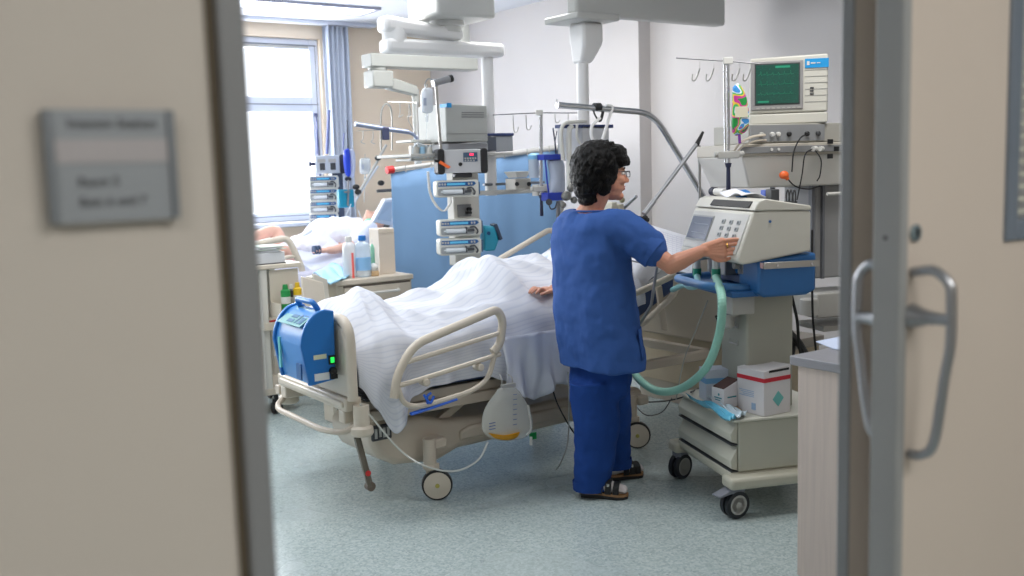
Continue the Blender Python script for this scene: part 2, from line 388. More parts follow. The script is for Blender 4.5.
esc = e.build('keyhole_plate', PM('satin_escutcheon', (140, 158, 166), .35, .6), D, world=True)
k = MB().lathe([(.0042, 0), (.0042, -.001)], (pk[0], .8562, pk[2]+.003), 'Y', 16); k.box((pk[0]-.002, .8552, pk[2]-.008), (pk[0]+.002, .8562, pk[2]+.003))
kk = k.build('keyhole', black, esc, world=True)
ps2 = at(885, 238, x=1.292); MB().lathe([(.0035, 0), (.0035, -.0012)], (1.2935, ps2[1], ps2[2]), 'X', 14).build('edge_screw', dgrey, D, world=True)

# ------------------------------------------------------------------ door sign on the corridor wall
a0, a1, a2, a3 = [at(*p, y=YD-.015) for p in ((44, 109), (175, 110), (180, 219), (50, 224))]
sx0, sx1, sz0, sz1 = (a0[0]+a3[0])/2, (a1[0]+a2[0])/2, (a2[2]+a3[2])/2, (a0[2]+a1[2])/2
T = thing('door_sign', 'grey metal ward sign on the corridor wall left of the doorway', 'sign', ((sx0+sx1)/2, YD, sz0))
sm = PM('sign_grey_insert', (152, 158, 164), .4, .2); w_ = sx1-sx0; h_ = sz1-sz0
MB().box((sx0+.004, YD-.012, sz0), (sx1-.004, YD, sz1)).build('sign_panel', sm, T, world=True)
for x in (sx0, sx1-.007): MB().box((x, YD-.016, sz0), (x+.007, YD, sz1)).build('side_rail', PM('sign_side_rail', (128, 134, 140), .45, .2), T, world=True, bevel=.0015)
MB().box((sx0+.008, YD-.0132, sz1-.47*h_), (sx1-.008, YD-.012, sz1-.26*h_)).build('blank_strip', PM('sign_pale_strip', (176, 172, 174), .5), T, world=True)
tt = WM[T.name].inverted()
def st(n, s, size, x, z): o = text(n, s, inkm, size, tt @ V3((x, YD-.0125, z)), RX, T)
st('heading_text', 'Intensiv Station', h_*.125, sx0+.17*w_, sz1-.125*h_)
st('room_text', 'Raum 5', h_*.115, sx0+.22*w_, sz1-.64*h_)
st('bed_text', 'Bett 6 und 7', h_*.115, sx0+.22*w_, sz1-.82*h_)

# ------------------------------------------------------------------ counter unit
C0 = at(797, 575, z=.1); cx, cy = C0[0], C0[1]; CY0 = YD+.14; ct = at(797, 357, y=cy)[2]
T = thing('counter_cabinet', 'low cabinet with pale wood grain side and grey worktop, bottom right', 'cabinet', (cx+.3, cy-.5, 0))
def wood():
    m = PM('pale_wood_laminate', (196, 176, 164), .5, var=0); nt = m.node_tree; b = nt.nodes['Principled BSDF']
    tc = nt.nodes.new('ShaderNodeTexCoord'); mp = nt.nodes.new('ShaderNodeMapping'); mp.inputs['Scale'].default_value = (30, 30, 1.2)
    n = nt.nodes.new('ShaderNodeTexNoise'); n.inputs['Scale'].default_value = 2.2; n.inputs['Detail'].default_value = 6; n.inputs['Distortion'].default_value = .6
    r = nt.nodes.new('ShaderNodeValToRGB'); r.color_ramp.elements[0].position = .3; r.color_ramp.elements[0].color = (.53, .45, .41, 1); r.color_ramp.elements[1].position = .7; r.color_ramp.elements[1].color = (.60, .51, .455, 1)
    nt.links.new(tc.outputs['Object'], mp.inputs[0]); nt.links.new(mp.outputs[0], n.inputs['Vector']); nt.links.new(n.outputs['Fac'], r.inputs[0]); nt.links.new(r.outputs[0], b.inputs['Base Color'])
    return m
WD = wood()
MB().box((cx, CY0+.02, .1), (cx+.58, cy, ct-.03)).build('cabinet_body', WD, T, world=True, bevel=.002)
MB().box((cx-.02, CY0, ct-.028), (cx+.60, cy+.02, ct+.004)).build('worktop', PM('grey_worktop', (140, 140, 146), .4), T, world=True, bevel=.003)
MB().box((cx+.04, CY0+.04, 0), (cx+.54, cy-.04, .1)).build('plinth', dgrey, T, world=True)
pp = [at(*p, z=ct+.006) for p in ((816, 342), (846, 336), (850, 352), (833, 349))]
pb = MB().hexa(pp, [p+V3((0, 0, .003)) for p in pp]); o = pb.build('paper_sheet', PM('blue_edged_paper', (196, 208, 232), .6)); tag(o, 'white paper sheet with blue edge lying on the grey worktop', 'paper')
# ================================================================== BED
YN = 3.98; YF = 4.90
B = thing('hospital_bed', 'beige electric hospital bed with tube side rails, standing in the foreground behind the nurse', 'bed', (3.0, 4.44, 0))
bk = dict(world=True)
def Bp(mb, name, mat, **k): return mb.build(name, mat, B, world=True, **k)
# deck and frame
f = MB(); f.box((1.98, YN+.04, .47), (3.25, YF-.04, .52)); f.box((1.90, YN+.02, .42), (4.22, YN+.07, .47)); f.box((1.90, YF-.07, .42), (4.22, YF-.02, .47))
f.box((4.17, YN+.02, .42), (4.22, YF-.02, .47))
for x in (2.3, 2.9, 3.5): f.box((x, YN+.07, .425), (x+.06, YF-.07, .465))
Bp(f, 'bed_frame', beigep, bevel=.006)
sl = MB()
for k in range(10): sl.box((1.975+k*.03, YN+.0, .523), (1.99+k*.03, YF-.0, .53))
Bp(sl, 'deck_grille', dgrey)
# mattress: flat part and raised back
ta = math.radians(25); hx, hz = 3.25, .53
def mprof(th):
    ux, uz = math.cos(ta), math.sin(ta); L = .92
    return [(2.06, hz), (hx, hz), (hx+ux*L, hz+uz*L), (hx+ux*L-uz*th, hz+uz*L+ux*th), (hx-uz*th*.5, hz+th), (2.06, hz+th)]
Bp(MB().prism(mprof(.13), YN+.03, YF-.03, 'Y'), 'mattress', navy, bevel=.02)
ux, uz = math.cos(ta), math.sin(ta)
Bp(MB().prism([(hx, hz-.04), (hx+ux*.93, hz-.04+uz*.93), (hx+ux*.93, hz-.005+uz*.93), (hx, hz-.005)], YN+.06, YF-.06, 'Y'), 'backrest_plate', beigep, bevel=.004)
# base cover hull
prof = [(2.02, .36), (2.03, .29), (2.07, .22), (2.15, .175), (2.38, .15), (2.5, .19), (3.2, .20), (3.42, .17), (3.62, .17), (3.72, .24), (3.72, .31), (3.4, .335), (2.62, .335), (2.42, .35), (2.3, .39), (2.08, .40)]
Bp(MB().prism(prof, 4.06, 4.50, 'Y'), 'base_cover', beigep, bevel=.04, bseg=4)
Bp(MB().prism([(2.5, .235), (3.2, .235), (3.26, .26), (3.2, .30), (2.56, .30), (2.5, .28)], 4.04, 4.07, 'Y'), 'cover_moulding', beigep, bevel=.012)
# lift links
for y in (YN+.12, YF-.16):
    for xa, xb in (((2.36, 2.44), (2.62, 2.70)), ((2.78, 2.86), (2.66, 2.72)), ((3.38, 3.46), (3.2, 3.28))):
        Bp(MB().hexa([(xa[0], y, .32), (xa[1], y, .32), (xa[1], y+.04, .32), (xa[0], y+.04, .32)], [(xb[0], y, .47), (xb[1], y, .47), (xb[1], y+.04, .47), (xb[0], y+.04, .47)]), 'lift_link', beigep, bevel=.006)
# foot control keypad on hull
kx_ = at(371, 430, y=4.06)[0]; kz_ = at(378, 443, y=4.06)[2]+.01
kp = Bp(MB().box((kx_, 4.052, kz_), (kx_+.105, 4.07, kz_+.075)), 'foot_keypad', dgrey, bevel=.01)
ks = MB()
for k in range(4): ks.box((kx_+.014+k*.021, 4.047, kz_+.014+(k % 2)*.005), (kx_+.026+k*.021, 4.053, kz_+.06))
ks.build('pedal_marking', lgrey, kp, world=True)
# casters
def caster(x, y, deg, parent, r=.074, w=.044, col=beigep, h=.30, mb_hub=cream, double=False):
    R = Matrix.Rotation(math.radians(deg), 3, 'Z'); c = V3((x, y, r))
    T = lambda v: V3((x, y, 0)) + R @ V3(v)
    fk = MB(); fk.m = Matrix.Translation((x, y, 0)) @ R.to_4x4()
    fk.cyl((-.03, 0, r*2+.02), (-.03, 0, h), .032, .03); fk.box((-.05, -.007, r*.8), (.014, .007, r*2+.03)); fk.lathe([(.034, r*2+.03), (.036, r*2+.012), (.03, r*2+.002)], (-.03, 0, 0))
    o = fk.build('caster_fork', col, parent, world=True, bevel=.004)
    wh = MB(); wh.m = Matrix.Translation(c) @ R.to_4x4(); wh.lathe([(r-.012, -w/2), (r-.002, -w/2+.003), (r, 0), (r-.002, w/2-.003), (r-.012, w/2)], (0, 0, 0), 'Y', 28)
    wo = wh.build('wheel', black, parent, world=True)
    hb = MB(); hb.m = Matrix.Translation(c) @ R.to_4x4(); hb.lathe([(r-.010, -w/2-.001), (.02, -w/2-.005), (.008, -w/2-.007), (.008, w/2+.007), (.02, w/2+.005), (r-.010, w/2+.001)], (0, 0, 0), 'Y', 28)
    ho = hb.build('wheel_hub', mb_hub, wo, world=True)
    cp = MB(); cp.m = Matrix.Translation(c) @ R.to_4x4(); cp.lathe([(.011, -w/2-.0065), (.009, -w/2-.010)], (0, 0, 0), 'Y', 14)
    cp.build('hub_cap', PM('dull_yellow_cap', (176, 168, 84), .5), wo, world=True)
    return fk
for (x, y, d) in ((2.315, YN-.01, -28), (2.52, YF-.06, 20), (3.61, YN+.02, -38), (3.61, YF-.02, -20)): caster(x, y, d, B)
for x in (2.345, 3.64): Bp(MB().box((x-.035, YN-.01, .24), (x+.035, YF-.02, .29)), 'axle_beam', beigep, bevel=.01)
# foot end: cross beam, corner bumpers, tube
f = MB(); f.box((1.855, YN-.03, .50), (1.935, 4.72, .56)); f.box((1.845, YN-.01, .515), (1.86, 4.68, .545)); f.box((1.86, YN, .44), (1.99, YN+.06, .50)); f.box((1.86, 4.64, .44), (1.99, 4.70, .50))
Bp(f, 'foot_beam', cream, bevel=.01)
for y in (YN-.06, 4.74):
    Bp(MB().lathe([(.034, .53), (.036, .52), (.036, .44), (.05, .43), (.052, .405), (.045, .395)], (1.915, y, 0), 'Z', 20), 'corner_bumper', cream)
Bp(MB().tube(rounded([(1.90, YN-.05, .44), (1.84, YN-.02, .41), (1.80, YN+.1, .405), (1.80, 4.6, .405), (1.84, 4.7, .41), (1.90, 4.72, .44)], .08), .014, 8), 'bumper_tube', beigep)
ft = [at(*p, y=YN-.06) for p in ((357, 437), (370, 486))]
pb = MB().tube([ft[0], ft[1]], .023, 6, flat=.6); po = Bp(pb, 'brake_bar', PM('dark_olive_metal', (98, 92, 80), .45))
m_ = ft[0].lerp(ft[1], .72); MB().lathe([(.013, 0), (.013, -.02)], m_, 'Y', 14).build('red_button', red, po, world=True, label='red round button')
MB().lathe([(.021, .015), (.021, -.015)], ft[1], 'Y', 16).build('roller', PM('brown_rubber', (96, 84, 74), .6), po, world=True)
# footboard panel with arched top
def arch(y0, y1, zb, zt, r, n=8):
    P = [(y0, zb)]
    for (cyy, s) in ((y0+r, -1), (y1-r, 1)):
        for k in range(n+1):
            a = math.pi/2*(k/n); P.append((cyy+s*r*math.cos(a), zt-r+r*math.sin(a)) if s < 0 else (cyy+s*r*math.sin(a), zt-r+r*math.cos(a)))
    P.append((y1, zb)); return P
fb = MB().prism(arch(YN-.02, 4.60, .56, .885, .10), 1.872, 1.905, 'X')
Bp(fb, 'footboard', cream, bevel=.008)
Bp(MB().tube(rounded([(1.89, YN-.035, .55), (1.89, YN-.035, .905), (1.89, 4.60, .895), (1.89, 4.60, .55)], .11, 8), .024, 12), 'footboard_rim', cream)
# near foot side rail
yr = 3.87
def q(px, py, y=yr): return at(px, py, y=y)
loop = rounded([q(394, 398), q(397, 375), q(413, 345), q(497, 309), q(503, 320), q(500, 345), q(489, 356), q(402, 395)], .07, 6)
s1 = Bp(MB().tube(loop[:-6], .0205, 12), 'side_rail', cream)
MB().tube([q(404, 363), q(500, 333)], .012, 8).build('rail_bar', cream, s1, world=True)
MB().tube([q(398, 386), q(425, 378), q(500, 354)], .012, 8).build('rail_bar', cream, s1, world=True)
lw = rounded([q(398, 388), q(404, 405), q(420, 407), q(470, 392), q(488, 380), q(496, 350)], .05, 6)
MB().tube(lw, .0125, 8).build('lower_rail_bar', cream, s1, world=True)
for p in ((425, 382), (479, 367)):
    c = q(*p); MB().lathe([(.013, -.022), (.018, -.018), (.019, 0), (.018, .03)], c, 'Y', 14).build('rail_pivot', cream, s1, world=True)
# far foot rail, head rails
Bp(MB().tube(rounded([(2.05, 4.97, .50), (2.12, 4.97, .70), (2.2, 4.97, .80), (2.66, 4.97, .80), (2.72, 4.97, .62), (2.6, 4.97, .5)], .06), .017, 10), 'far_side_rail', cream)
def headrail(y, name, near):
    P = [(3.08, y, .68), (3.05, y, .78), (3.60, y, .90) if near else (3.2, y, .93), (3.80, y, .955) if near else (3.78, y, 1.165), (3.79, y, .85) if near else (3.86, y, 1.08), (3.55, y, .71) if near else (3.5, y, .86)]
    o = Bp(MB().tube(rounded(P, .05, 6, True), .017, 10, close=True), name, cream); return o
hr = headrail(3.875, 'head_side_rail', True)
MB().hexa([(3.70, 3.885, .66), (3.74, 3.885, .65), (3.74, 3.9, .65), (3.70, 3.9, .66)], [(3.66, 3.885, .89), (3.70, 3.885, .90), (3.70, 3.9, .90), (3.66, 3.9, .89)]).build('rail_bracket', beigep, hr, world=True, bevel=.004)
hf = headrail(4.95, 'far_head_rail', False)
MB().tube([(3.35, 4.95, .86), (3.8, 4.95, 1.03)], .012, 8).build('rail_bar', cream, hf, world=True)
MB().tube([q(395, 403), q(430, 392), q(455, 383)], .001, 4)
# headboard
Bp(MB().prism(arch(YN, YF, .50, 1.0, .12), 4.24, 4.28, 'X'), 'headboard', cream, bevel=.008)
# blue strap under the side rail
sp = [q(412, 412, 3.9), q(432, 405, 3.9), q(450, 401, 3.9), q(452, 404, 3.9), q(432, 409, 3.9), q(413, 415, 3.9)]
o = MB().tube(crv([q(411, 414), q(430, 408), q(456, 399)], 6), .015, 8, flat=.5)
o.tube(crv([q(424, 395, 3.845), q(430, 403, 3.85), q(434, 396, 3.85)], 5), .006, 6); o.tube(crv([q(428, 406), q(427, 397, 3.85), q(431, 393, 3.85)], 5), .006, 6)
Bp(o, 'restraint_strap', PM('royal_blue_webbing', (44, 104, 216), .6), label='blue strap knotted round the lower rail')
# trapeze: pole is part of the bed, grip hangs from it
yt = 4.12
def qt(px, py): return at(px, py, y=yt)
P = rounded([qt(557, 105), qt(653, 113), qt(703, 195), at(725, 240, y=yt), (4.26, yt, .5)], .12, 8)
tp = Bp(MB().tube(P, .0165, 12), 'lifting_pole', chrome)
MB().cyl(qt(557, 99), qt(557, 106), .003, seg=6).build('pole_pin', chrome, tp, world=True)
g0 = qt(597, 108)
T = thing('trapeze_grip', 'white plastic trapeze grip hanging from black strap on chrome pole above the nurse', 'handle', tuple(g0))
st_ = MB().tube(crv([qt(592, 105), qt(595, 115), qt(600, 121), qt(603, 108), qt(596, 104)], 5), .009, 6, flat=.5)
st_.lathe([(.022, -.02), (.022, .02)], qt(597, 107), 'X', 14)
st_.build('strap', black, T, world=True)
def qg(px, py): return at(px, py, y=yt-.01)
MB().tube(crv([qg(600, 118), qg(592, 126), qg(592, 138), qg(599, 147), qg(603, 138), qg(609, 118), qg(612, 107), qg(606, 105)], 6), .0085, 8).build('grip_loop', PM('white_grip', (226, 226, 226), .4), T, world=True)

# ---------------------------------------------------------- duvet
def lerpk(K, x):
    if x <= K[0][0]: return K[0][1]
    for (a, b), (c, d) in zip(K, K[1:]):
        if x <= c:
            t = (x-a)/(c-a); t = t*t*(3-2*t); return b+(d-b)*t
    return K[-1][1]
RID = [(1.93, .86), (2.03, .925), (2.145, .95), (2.26, .895), (2.44, .90), (2.62, .925), (2.76, .955), (2.92, 1.055), (3.0, 1.025), (3.12, 1.03), (3.27, 1.05), (3.4, 1.0), (3.6, 1.10)]
EDG = [(1.93, .76), (2.1, .78), (2.3, .74), (2.7, .79), (3.0, .82), (3.3, .82), (3.6, .95)]
LOW = [(1.93, .60), (1.99, .50), (2.07, .37), (2.12, .40), (2.2, .51), (2.3, .545), (2.6, .55), (2.68, .52), (2.78, .46), (2.9, .50), (3.05, .53), (3.3, .62), (3.6, .8)]
OUT = [(1.93, .055), (2.12, .075), (2.2, .025), (2.62, .02), (2.74, .075), (3.6, .07)]
def duvet_pt(u, v):
    x = 1.925+u*(3.62-1.925)
    top = lerpk(RID, x); ed = lerpk(EDG, x); lo = lerpk(LOW, x); out = lerpk(OUT, x)
    # v: 0 = near hem, .34 = near edge, .34..0.85 = over the top, 1 = far hem
    if v < .34:
        t = v/.34; fold = .018*math.sin(x*23+1.2)*(1-t)+.010*math.sin(x*47)*(1-t)
        y = 3.99-out*(1-(t**2.2))+fold*(.5 if out < .04 else 1); z = lo+(ed-lo)*(t**.9)
        hx_ = .05*(1-t)*math.sin(u*3); x += hx_*.3
    elif v < .86:
        t = (v-.34)/.52; y = 3.99+t*.86
        w = math.sin(math.pi*min(1, max(0, t)))**.75; z = ed+(top-ed)*w
        legs = -.035*math.exp(-((t-.52)/.07)**2)*(1 if 2.1 < x < 2.9 else 0)*math.sin(math.pi*min(1, max(0, (x-2.1)/.8)))
        z += legs
    else:
        t = (v-.86)/.14; y = 4.85+.09*t; z = ed-(ed-.6)*t
    n = noise.noise(V3((x*3.2, y*4.5, 1.3)))*.03+noise.noise(V3((x*8+y*3, y*7-x*4, 4.1)))*.018+(.5-abs(noise.noise(V3((x*6-y*5, y*4+x*3, 7.7)))))*.022
    # sharp creases running from the foot peak towards the rail and across the thighs
    def crease(ax, ay, bx, by, w, h):
        d = V3((bx-ax, by-ay, 0)); L = d.length; d /= L; p = V3((x-ax, y-ay, 0)); s = p.dot(d)
        if s < 0 or s > L: return 0
        return h*math.exp(-abs((p-d*s).length)/w)*math.sin(math.pi*s/L)
    k = crease(2.12, 4.5, 2.2, 3.95, .03, .04)+crease(2.1, 4.6, 2.5, 4.0, .025, .03)+crease(2.75, 4.75, 3.0, 3.95, .02, .045)+crease(2.6, 4.8, 3.35, 4.3, .02, .03)+crease(2.3, 4.2, 2.9, 4.05, .02, .025)+crease(2.85, 4.5, 3.4, 4.0, .025, .04)+crease(2.14, 4.45, 2.32, 4.05, .02, .045)+crease(2.14, 4.45, 2.05, 3.99, .02, .04)+crease(2.92, 4.5, 2.72, 4.9, .03, .05)-crease(2.80, 4.5, 3.04, 3.98, .010, .035)+crease(2.3, 4.75, 2.8, 4.35, .02, .03)+crease(3.0, 4.62, 3.35, 4.25, .02, .035)-crease(2.95, 4.66, 3.3, 4.5, .015, .03)
    f = 1 if .34 <= v < .86 else .5
    if v < .34: return (x, y-n*.5, z+n*.2)
    return (x, y, z+(n+k)*f)
def stripe():
    m = PM('striped_white_linen', (214, 218, 228), .8, var=0, bump=.1, bs=300, spec=.2); nt = m.node_tree; b = nt.nodes['Principled BSDF']
    uv = nt.nodes.new('ShaderNodeUVMap'); sx = nt.nodes.new('ShaderNodeSeparateXYZ'); nt.links.new(uv.outputs[0], sx.inputs[0])
    mu = nt.nodes.new('ShaderNodeMath'); mu.operation = 'MULTIPLY'; mu.inputs[1].default_value = 46; nt.links.new(sx.outputs[1], mu.inputs[0])
    fr_ = nt.nodes.new('ShaderNodeMath'); fr_.operation = 'FRACT'; nt.links.new(mu.outputs[0], fr_.inputs[0])
    r = nt.nodes.new('ShaderNodeValToRGB'); cr = r.color_ramp; cr.interpolation = 'EASE'
    cr.elements[0].position = 0; cr.elements[0].color = (.60, .63, .71, 1); cr.elements[1].position = .28; cr.elements[1].color = (.69, .71, .77, 1)
    e = cr.elements.new(.8); e.color = (.69, .71, .77, 1); e = cr.elements.new(1); e.color = (.60, .63, .71, 1)
    nt.links.new(fr_.outputs[0], r.inputs[0]); nt.links.new(r.outputs[0], b.inputs['Base Color']); return m
STR = stripe()
NU, NV = 110, 84
d = MB().grid(duvet_pt, NU, NV)
o = d.build('duvet', STR, thick=.012, sub=1); tag(o, 'white striped duvet rumpled over the patient on the near hospital bed', 'duvet')
uvl = o.data.uv_layers.new(name='UVMap')
for L in o.data.loops:
    vi = L.vertex_index; uvl.data[L.index].uv = ((vi % (NU+1))/NU, (vi//(NU+1))/NV)
# hanging under-sheet between rail and nurse
def sheet_pt(u, v):
    x = 2.66+u*.62; lo = lerpk([(2.66, .50), (2.74, .44), (2.83, .41), (2.95, .47), (3.1, .44), (3.28, .5)], x)
    z = lo+(.74-lo)*v; y = 3.93-.03*(1-v)+.024*math.sin(x*34+v*2.5)*(1.1-v)+.012*math.sin(x*71-v*4)*(1.1-v)-.02
    return (x+.02*(1-v), y, z)
o = MB().grid(sheet_pt, 50, 16).build('draw_sheet', PM('grey_white_sheet', (216, 220, 230), .8, var=.02), thick=.003); tag(o, 'plain white draw sheet hanging below the duvet beside the urine bag', 'sheet')
# pillow
pl = V3((4.0, 4.42, 1.06)); R = Matrix.Rotation(-ta, 3, 'Y')
def pil(cx_, cy_, cz_, sx, sy, sz, rot, seed):
    mb = MB()
    def fn(sgn):
        def g(u, v):
            a, b = 2*u-1, 2*v-1; h = (max(0, 1-abs(a)**2.6)*max(0, 1-abs(b)**2.6))**.5
            pin = 1-.08*(a*a*b*b); p = V3((a*sx*pin, b*sy*pin, sgn*h*sz+.012*noise.noise(V3((a*2+seed, b*2, sgn)))))
            return V3((cx_, cy_, cz_)) + rot @ p
        return g
    mb.grid(fn(1), 18, 18).grid(fn(-1), 18, 18); bmesh.ops.remove_doubles(mb.b, verts=mb.b.verts, dist=.0008); return mb
o = pil(3.93, 4.42, 1.03, .21, .36, .085, R, 2).build('pillow', linen, sub=1); tag(o, 'white pillow under the head of the patient on the near bed', 'pillow')
o = pil(3.76, 4.07, .965, .25, .11, .09, R, 5).build('side_pillow', linen, sub=1); tag(o, 'small white bolster pillow tucked inside the head side rail', 'pillow')

# ---------------------------------------------------------- patient in the near bed
T = thing('patient_person', 'person lying in the near bed with one bare hand resting on the duvet', 'person', (3.4, 4.42, .66))
mb = MB(); mb.m = Matrix.Translation((-.20, 0, -.093))
mb.ell((3.93, 4.42, 1.215), (.105, .075, .09)); mb.ell((3.87, 4.42, 1.235), (.07, .058, .065)); mb.limb([(3.82, 4.42, 1.13), (3.7, 4.42, 1.05)], [.055, .07])
mb.ell((3.875, 4.42, 1.308), (.018, .012, .018)); 
for s in (-1, 1): mb.ell((3.95, 4.42+s*.077, 1.21), (.018, .01, .028))
mb.ell((3.55, 4.42, .93), (.24, .17, .10), rot=Matrix.Rotation(-ta, 3, 'Y')); mb.m = Matrix.Identity(4); mb.limb([(3.2, 4.42, .80), (2.7, 4.36, .80), (2.25, 4.36, .76)], [.13, .09, .05]); mb.limb([(3.2, 4.45, .80), (2.7, 4.52, .80), (2.25, 4.52, .76)], [.13, .09, .05])
def duvet_z(x, y):
    return duvet_pt((x-1.925)/1.695, .34+.52*(y-3.99)/.86)[2]
yh = 4.0
while yh < 4.5 and at(543, 293, y=yh)[2] < duvet_z(at(543, 293, y=yh)[0], yh)+.022: yh += .005
yh_list = [yy for yy in [4.0+.005*k for k in range(100)] if at(543, 293, y=yy)[2] > duvet_z(at(543, 293, y=yy)[0], yy)+.020]
yh = yh_list[-1] if yh_list else 4.1
hp = at(553, 291, y=yh); hq = at(533, 292, y=yh); hq.z = max(hq.z, duvet_z(hq.x, yh)+.018); hp.z = max(hp.z, duvet_z(hp.x, yh)+.024)
mb.limb([(3.50, 4.24, 1.0), (3.46, yh+.02, hp[2]+.05), hp.lerp(V3((3.46, yh+.02, hp[2]+.04)), .5), hp], [.055, .043, .036, .026])
mb.ell(hp.lerp(hq, .35), (.045, .038, .020))
for k, (dy, L) in enumerate([(-.030, .062), (-.010, .075), (.010, .072), (.029, .056)]):
    b0 = hp.lerp(hq, .55)+V3((0, dy, .004)); mb.limb([b0, b0+V3((-L*.5, dy*.15, .012)), b0+V3((-L, dy*.2, -.006))], [.0098, .009, .0075], seg=8, n=3)
mb.limb([hp.lerp(hq, .1)+V3((0, -.03, 0)), hp.lerp(hq, .45)+V3((-.01, -.052, -.002)), hp.lerp(hq, .8)+V3((-.015, -.055, -.008))], [.012, .010, .008], seg=8, n=3)
mb.build('body', skinp, T, world=True, remesh=.0045, relax=2)
g = MB(); g.m = Matrix.Translation((-.18, 0, -.085)); g.ell((3.55, 4.42, .94), (.235, .185, .105), rot=Matrix.Rotation(-ta, 3, 'Y')).limb([(3.68, 4.25, 1.06), (3.56, 4.17, 1.0)], [.07, .066]).limb([(3.68, 4.6, 1.06), (3.56, 4.68, .98)], [.07, .066])
g.build('gown', PM('pale_blue_gown', (196, 208, 226), .8), T, world=True, remesh=.009, relax=3)
h = MB().ell((3.765, 4.42, 1.132), (.085, .083, .095)); h.build('hair', PM('grey_hair', (120, 114, 108), .7, bump=.3, bs=200), T, world=True, disp=(.01, .03))

# ---------------------------------------------------------- blue warming unit on the footboard
y0 = 4.02; dx0 = at(303, 384, y=y0)[0]; dx1 = 1.862; dz0, dz1 = .645, .945; yD1 = 4.35
T = thing('warming_unit', 'blue portable warming unit with carrying handle hooked on the footboard', 'medical unit', ((dx0+dx1)/2, 4.16, dz0))
W_ = dx1-dx0
prof = [(dx0+.012, dz0), (dx1, dz0), (dx1, dz1-.005)]+[(dx0+.11-.10*math.sin(a)-.0, dz1-.10+.10*math.cos(a)) for a in [k*math.pi/2/8 for k in range(9)]]
prof = [(dx0+.03, dz0-.02), (dx1-.012, dz0-.005), (dx1-.006, dz1+.0), (dx0+.12, dz1+.012), (dx0+.075, dz1-.002), (dx0+.035, dz1-.04), (dx0+.010, dz1-.09), (dx0, dz1-.14)]
cv_ = [V3((a_, 0, b_)) for a_, b_ in prof[3:]]; prof = prof[:3]+[(p_.x, p_.z) for p_ in crv(cv_, 5)]
for ya_ in (y0, yD1-.022): MB().prism(prof, ya_, ya_+.022, 'Y').build('side_shell', blueM, T, world=True, bevel=.006)
inner = [(a+(.012 if a < dx1-.05 else 0), b-(.008 if b > dz0+.05 else -.006)) for a, b in prof]
MB().prism(inner, y0+.022, yD1-.022, 'Y').build('housing', PM('soft_blue_plastic', (58, 134, 204), .4), T, world=True, bevel=.005)
# control panel on the sloping shoulder
def onslope(t, y, off=.004):
    a = V3((dx0+.047, 0, dz1-.048)); b = V3((dx0+.132, 0, dz1+.004)); nn = V3((-(b-a).z, 0, (b-a).x)).normalized(); p = a.lerp(b, t)+nn*off; return V3((p.x, y, p.z))
pn = MB().hexa([onslope(-.35, y0+.04), onslope(.8, y0+.04), onslope(.8, yD1-.04), onslope(-.35, yD1-.04)], [onslope(-.35, y0+.04, .008), onslope(.8, y0+.04, .008), onslope(.8, yD1-.04, .008), onslope(-.35, yD1-.04, .008)])
pno = pn.build('control_panel', PM('pale_green_panel', (124, 176, 176), .4), T, world=True)
bb = MB()
for (t0, t1, ya, yb) in ((-.2, .2, .06, .10), (.3, .65, .06, .10), (-.2, .65, .115, .13), (-.2, .0, .15, .21), (.1, .3, .15, .21), (.4, .65, .15, .21)):
    bb.hexa([onslope(t0, y0+ya, .008), onslope(t1, y0+ya, .008), onslope(t1, y0+yb, .008), onslope(t0, y0+yb, .008)], [onslope(t0, y0+ya, .010), onslope(t1, y0+ya, .010), onslope(t1, y0+yb, .010), onslope(t0, y0+yb, .010)])
bb.build('panel_key', PM('dim_blue_key', (58, 112, 150), .4), pno, world=True)
MB().box((dx0+.008, yD1-.07, dz0+.03), (dx0+.016, yD1-.05, dz0+.17)).build('green_marking', PM('pale_green_marking', (110, 200, 200), .4), T, world=True)
MB().box((dx0+.010, y0+.04, dz0+.005), (dx0+.017, y0+.09, dz0+.075)).build('vent_grille', blueD, T, world=True)
MB().tube(rounded([(dx0+.12, y0+.07, dz1), (dx0+.10, y0+.075, dz1+.038), (dx0+.10, yD1-.075, dz1+.038), (dx0+.12, yD1-.07, dz1)], .045, 6), .013, 10).build('carry_handle', blueM, T, world=True)
MB().box((dx0+.055, y0-.003, dz0+.095), (dx0+.115, y0+.001, dz0+.115)).build('type_label', PM('pale_label', (206, 210, 180), .6), T, world=True)
MB().box((dx0+.055, y0-.003, dz0+.0), (dx0+.125, y0+.001, dz0+.032)).build('serial_label', PM('white_label', (214, 218, 220), .6), T, world=True)
sw = MB().box((dx0+.125, y0-.006, dz0+.065), (dx0+.157, y0+.001, dz0+.105)).build('switch_frame', black, T, world=True)
MB().box((dx0+.132, y0-.009, dz0+.073), (dx0+.149, y0-.005, dz0+.097)).build('power_switch', led_green, sw, world=True, label='lit green power switch')
MB().lathe([(.018, 0), (.018, -.012), (.012, -.02)], (dx0+.142, y0, dz0+.035), 'Y', 16).box((dx0+.13, y0-.012, dz0+.0), (dx0+.16, y0, dz0+.02)).build('mains_socket', black, T, world=True)

